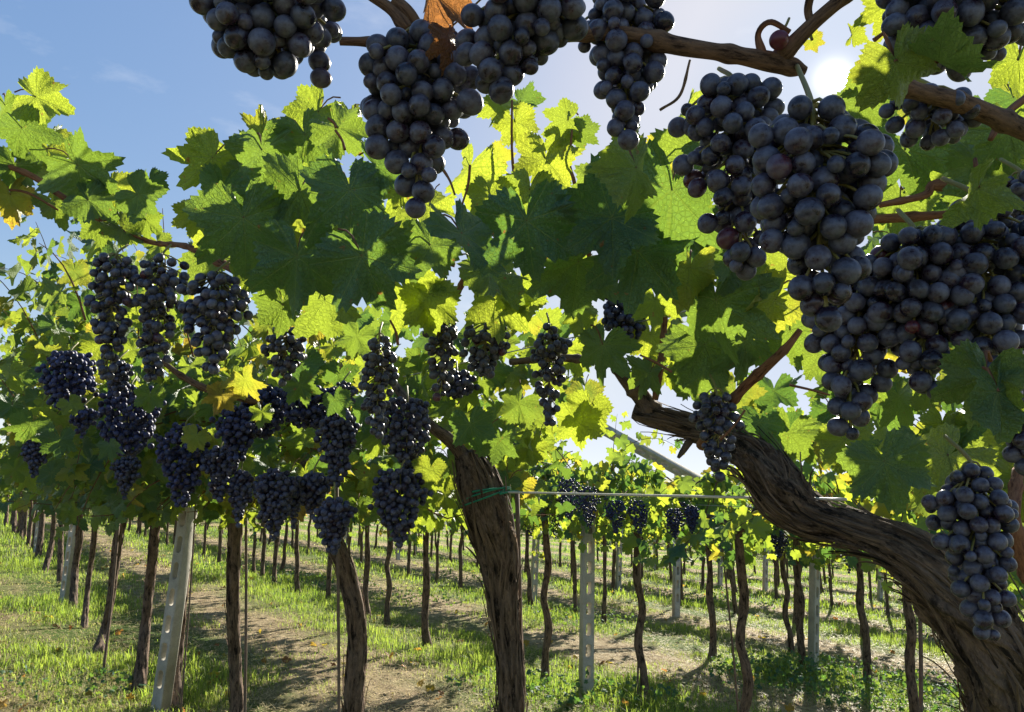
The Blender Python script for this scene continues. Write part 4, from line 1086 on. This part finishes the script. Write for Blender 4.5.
bunch(676, 72, 800, 282, 21.5, 'drop', 'dusty bunch left and behind of the biggest bunch below the sun', G1, 100, seed=3)
bunch(736, 94, 902, 346, 26.5, 'cone', 'biggest dusty bunch right below the sun', G1, 100, seed=12, top=P(797, 66, .572))
bunch(868, -35, 1040, 78, 25, 'block', 'shaded bunch in the top right corner above a folded leaf', G1, 90)
bunch(880, 84, 990, 152, 18, 'block', 'loose small bunch between the folded leaf and a toothed yellow leaf', G1, 34)
bunch(868, 226, 975, 404, 22, 'drop', 'dusty bunch left of the green leaf that droops at the right edge', G1, 100, seed=21)
bunch(925, 190, 1050, 446, 22.5, 'cone', 'large dusty bunch at the right edge over a green leaf', G1, 100, seed=22)
bunch(806, 255, 912, 448, 21, 'lean', 'bunch with loose tail below the biggest bunch', G1, 85, seed=5)
bunch(985, 330, 1050, 480, 20, 'block', 'dark bunch cut by the right edge behind a drooping leaf', G1, 50)
bunch(1000, 170, 1050, 240, 17, 'block', 'bluish bunch cut by the right edge above the large dusty bunch', G1, 30)
bunch(934, 462, 1024, 640, 17.5, 'long', 'long bunch hanging in front of the gnarled trunk', G1, 100)
bunch(688, 388, 748, 482, 10.5, 'cone', 'shaded bunch resting on the gnarled arm', G1, 60)
# left row
bunch(82, 252, 140, 384, 9.8, 'drop', 'left half of the paired long bunches below the sky at the left', G2, 100, mode='each')
bunch(126, 252, 190, 384, 9.8, 'drop', 'right half of the paired long bunches below the sky at the left', G2, 100, mode='each')
bunch(176, 270, 252, 378, 11, 'cone', 'cone shaped bunch below the brown cane, right of the paired bunches', G2, 100, mode='each')
bunch(40, 350, 96, 412, 6.4, 'block', 'bluish bunch leftmost in the left row', G2, 100, mode='blue')
bunch(70, 405, 96, 440, 6, 'cone', 'small bluish bunch tip under the leftmost bluish bunch', G2, 30, mode='blue')
bunch(94, 384, 163, 458, 6.3, 'block', 'broad bluish bunch under the paired long bunches', G2, 130, mode='blue')
bunch(153, 422, 214, 508, 6.4, 'cone', 'dark bunch hanging just above the leaning concrete post', G2, 110, mode='blue')
bunch(258, 325, 312, 388, 8.5, 'cone', 'rounded bunch behind a leaf left of the centre', G2, 60, mode='each')
bunch(214, 405, 262, 470, 6.8, 'cone', 'dark bunch over the straight vine, left of a pale leaf', G2, 80, mode='blue')
bunch(240, 385, 290, 440, 6.5, 'block', 'dark bunch at the end of the grey curved cane', G2, 80, mode='blue')
bunch(278, 386, 342, 430, 6.6, 'block', 'wide flat bluish bunch above the bent vine', G2, 90, mode='blue')
bunch(316, 405, 360, 488, 7.4, 'long', 'long bunch below the wide flat bluish bunch', G2, 70, mode='mass')
bunch(354, 332, 402, 442, 9, 'long', 'long slim bunch in the middle of the near left row', G2, 70, mode='each')
bunch(420, 310, 464, 402, 9, 'long', 'bunch hanging from a red stem beside a round bunch', G2, 60, mode='each')
bunch(458, 322, 512, 380, 9, 'block', 'round bunch touching the bunch on the red stem', G2, 50, mode='each')
bunch(436, 370, 478, 400, 7, 'block', 'small reddish bunch below the round bunch', G2, 30, mode='mass')
bunch(526, 322, 573, 428, 8.5, 'long', 'slim bunch alone left of the bright sky gap', G2, 68, mode='each')
bunch(600, 292, 650, 348, 8, 'block', 'shaded bunch above the bright sky gap', G2, 45, mode='mass')
bunch(378, 396, 436, 462, 7.5, 'block', 'dark bunch beside the arm of the stout central vine', G2, 70, mode='mass')
bunch(368, 468, 432, 548, 7.5, 'cone', 'loose bunch below yellow leaves, left of the stout trunk', G2, 80, mode='mass')
bunch(250, 468, 300, 542, 7, 'cone', 'dark bunch left of the bent trunk top', G2, 80, mode='mass')
bunch(296, 470, 330, 520, 6.8, 'cone', 'small dark bunch above the bent trunk', G2, 50, mode='mass')
bunch(314, 496, 354, 558, 8, 'cone', 'bunch hanging in front of the bent trunk top', G2, 60, mode='mass')
for (x0, y0, x1, y1) in [(20, 430, 50, 480), (112, 455, 140, 500)]:
    bunch(x0, y0, x1, y1, 5, 'cone', 'shadowed bunch low in the left row, %s' % ('at the picture edge' if x0 < 30 else 'left of the leaning post'), G2, 60, mode='mass')
for (x0, y0, x1, y1, w) in [(203, 445, 236, 505, 'above the straight dark vine'), (226, 468, 254, 528, 'right of the straight dark vine'), (104, 358, 132, 400, 'between the paired bunches and the broad bluish one'), (283, 478, 306, 530, 'squeezed left of the bent trunk'), (398, 448, 426, 500, 'under the dark bunch beside the central arm'), (330, 380, 356, 420, 'at the left of the long slim middle bunch')]:
    bunch(x0, y0, x1, y1, 6.6, 'cone', 'half hidden dark bunch %s' % w, G2, 50, mode='mass')
# second row
for i, (x0, y0, x1, y1, w) in enumerate([(556, 478, 582, 520, 'just left of the middle post top'), (576, 486, 602, 528, 'on top of the middle post'), (604, 500, 628, 534, 'right of the middle post top'),
        (626, 500, 652, 534, 'over the trunk right of the middle post'), (664, 508, 684, 540, 'with its tip below a green clip'), (684, 505, 700, 535, 'left of the gnarled elbow'), (735, 505, 765, 542, 'below the gnarled elbow'), (770, 530, 788, 560, 'above the post behind the gnarled arm')]):
    bunch(x0, y0, x1, y1, 2.6, 'cone', 'dark bunch in the second row %s' % w, G3, 70, mode='blue')
rr = random.Random(4)
for i in range(46):
    row = rr.choice((1, 1, 2, 2, 3)); u = rr.uniform(.32 * ROWS[row] + .5, 15); x, y = uv2xy(u, ROWS[row] + rr.uniform(-.35, .15)); z = gz(x, y) + rr.uniform(1.12, 1.4)
    c = Vector((x, y, z)); pts = pack(c, .10, .19, .016, 45, SHAPES['cone'], i)
    bm = bmesh.new(); bmesh.ops.create_icosphere(bm, subdivisions=1, radius=1.0); bm.verts.ensure_lookup_table()
    sv = np.array([v.co[:] for v in bm.verts]); sf = [tuple(v.index for v in f.verts) for f in bm.faces]; bm.free()
    Vs = np.vstack([sv * k / 2 + np.array(p - c) for p, k in pts]); Fs = [tuple(j + q * len(sv) for j in f) for q in range(len(pts)) for f in sf]
    o = link('grape_bunch', make_mesh('grape_bunch', Vs, Fs, M_BERRY_BLUE, attrs={'tint': np.repeat(np.random.default_rng(i).random(len(pts)), len(sv))})); o.location = c
    tag(o, 'tiny dark bunch low in the %s vine row' % ORD[row - 1], 'grape bunch', 'tiny bunches of the %s row' % ORD[row - 1])

# green clip on the second row's wire
c = P(652, 503, 5.62); cl = []
for k in range(2):
    cl.append(tube_arrays(np.array([(.045 * math.cos(a), .03 * math.sin(a), .02 * k + .018 * math.cos(a * .5), .007) for a in np.linspace(0, 6.1, 16)]), 6))
V, Fc, B = merge(cl); o = link('plant_tie', make_mesh('plant_tie', V, Fc, M_TIE, vec=B)); o.location = c
tag(o, 'small bright green clip on the foliage of the second row, right of the middle post', 'plant tie')

# one single red grape under the curled stem on the overhead cane
root = empty('grape', P(779, 40, .56)); tag(root, 'single red grape under a curled stem on the overhead cane', 'grape')
m_red, nt, out = new_mat('red_grape_skin'); b = NB(nt); pr = b.principled((.10, .012, .02), .35, None, .5); nt.links.new(pr.outputs[0], out.inputs[0])
o = link('berry', sphere_mesh('berry', 24, 16, m_red), root); o.scale = (.0072,) * 3
V, Fc, B = tube_arrays(spline([(0, 0, .004, .001), (.006, .002, .012, .001), (.010, .003, .020, .001)], 8), 6); link('stalk', make_mesh('stalk', V, Fc, M_STALK, vec=B), root)
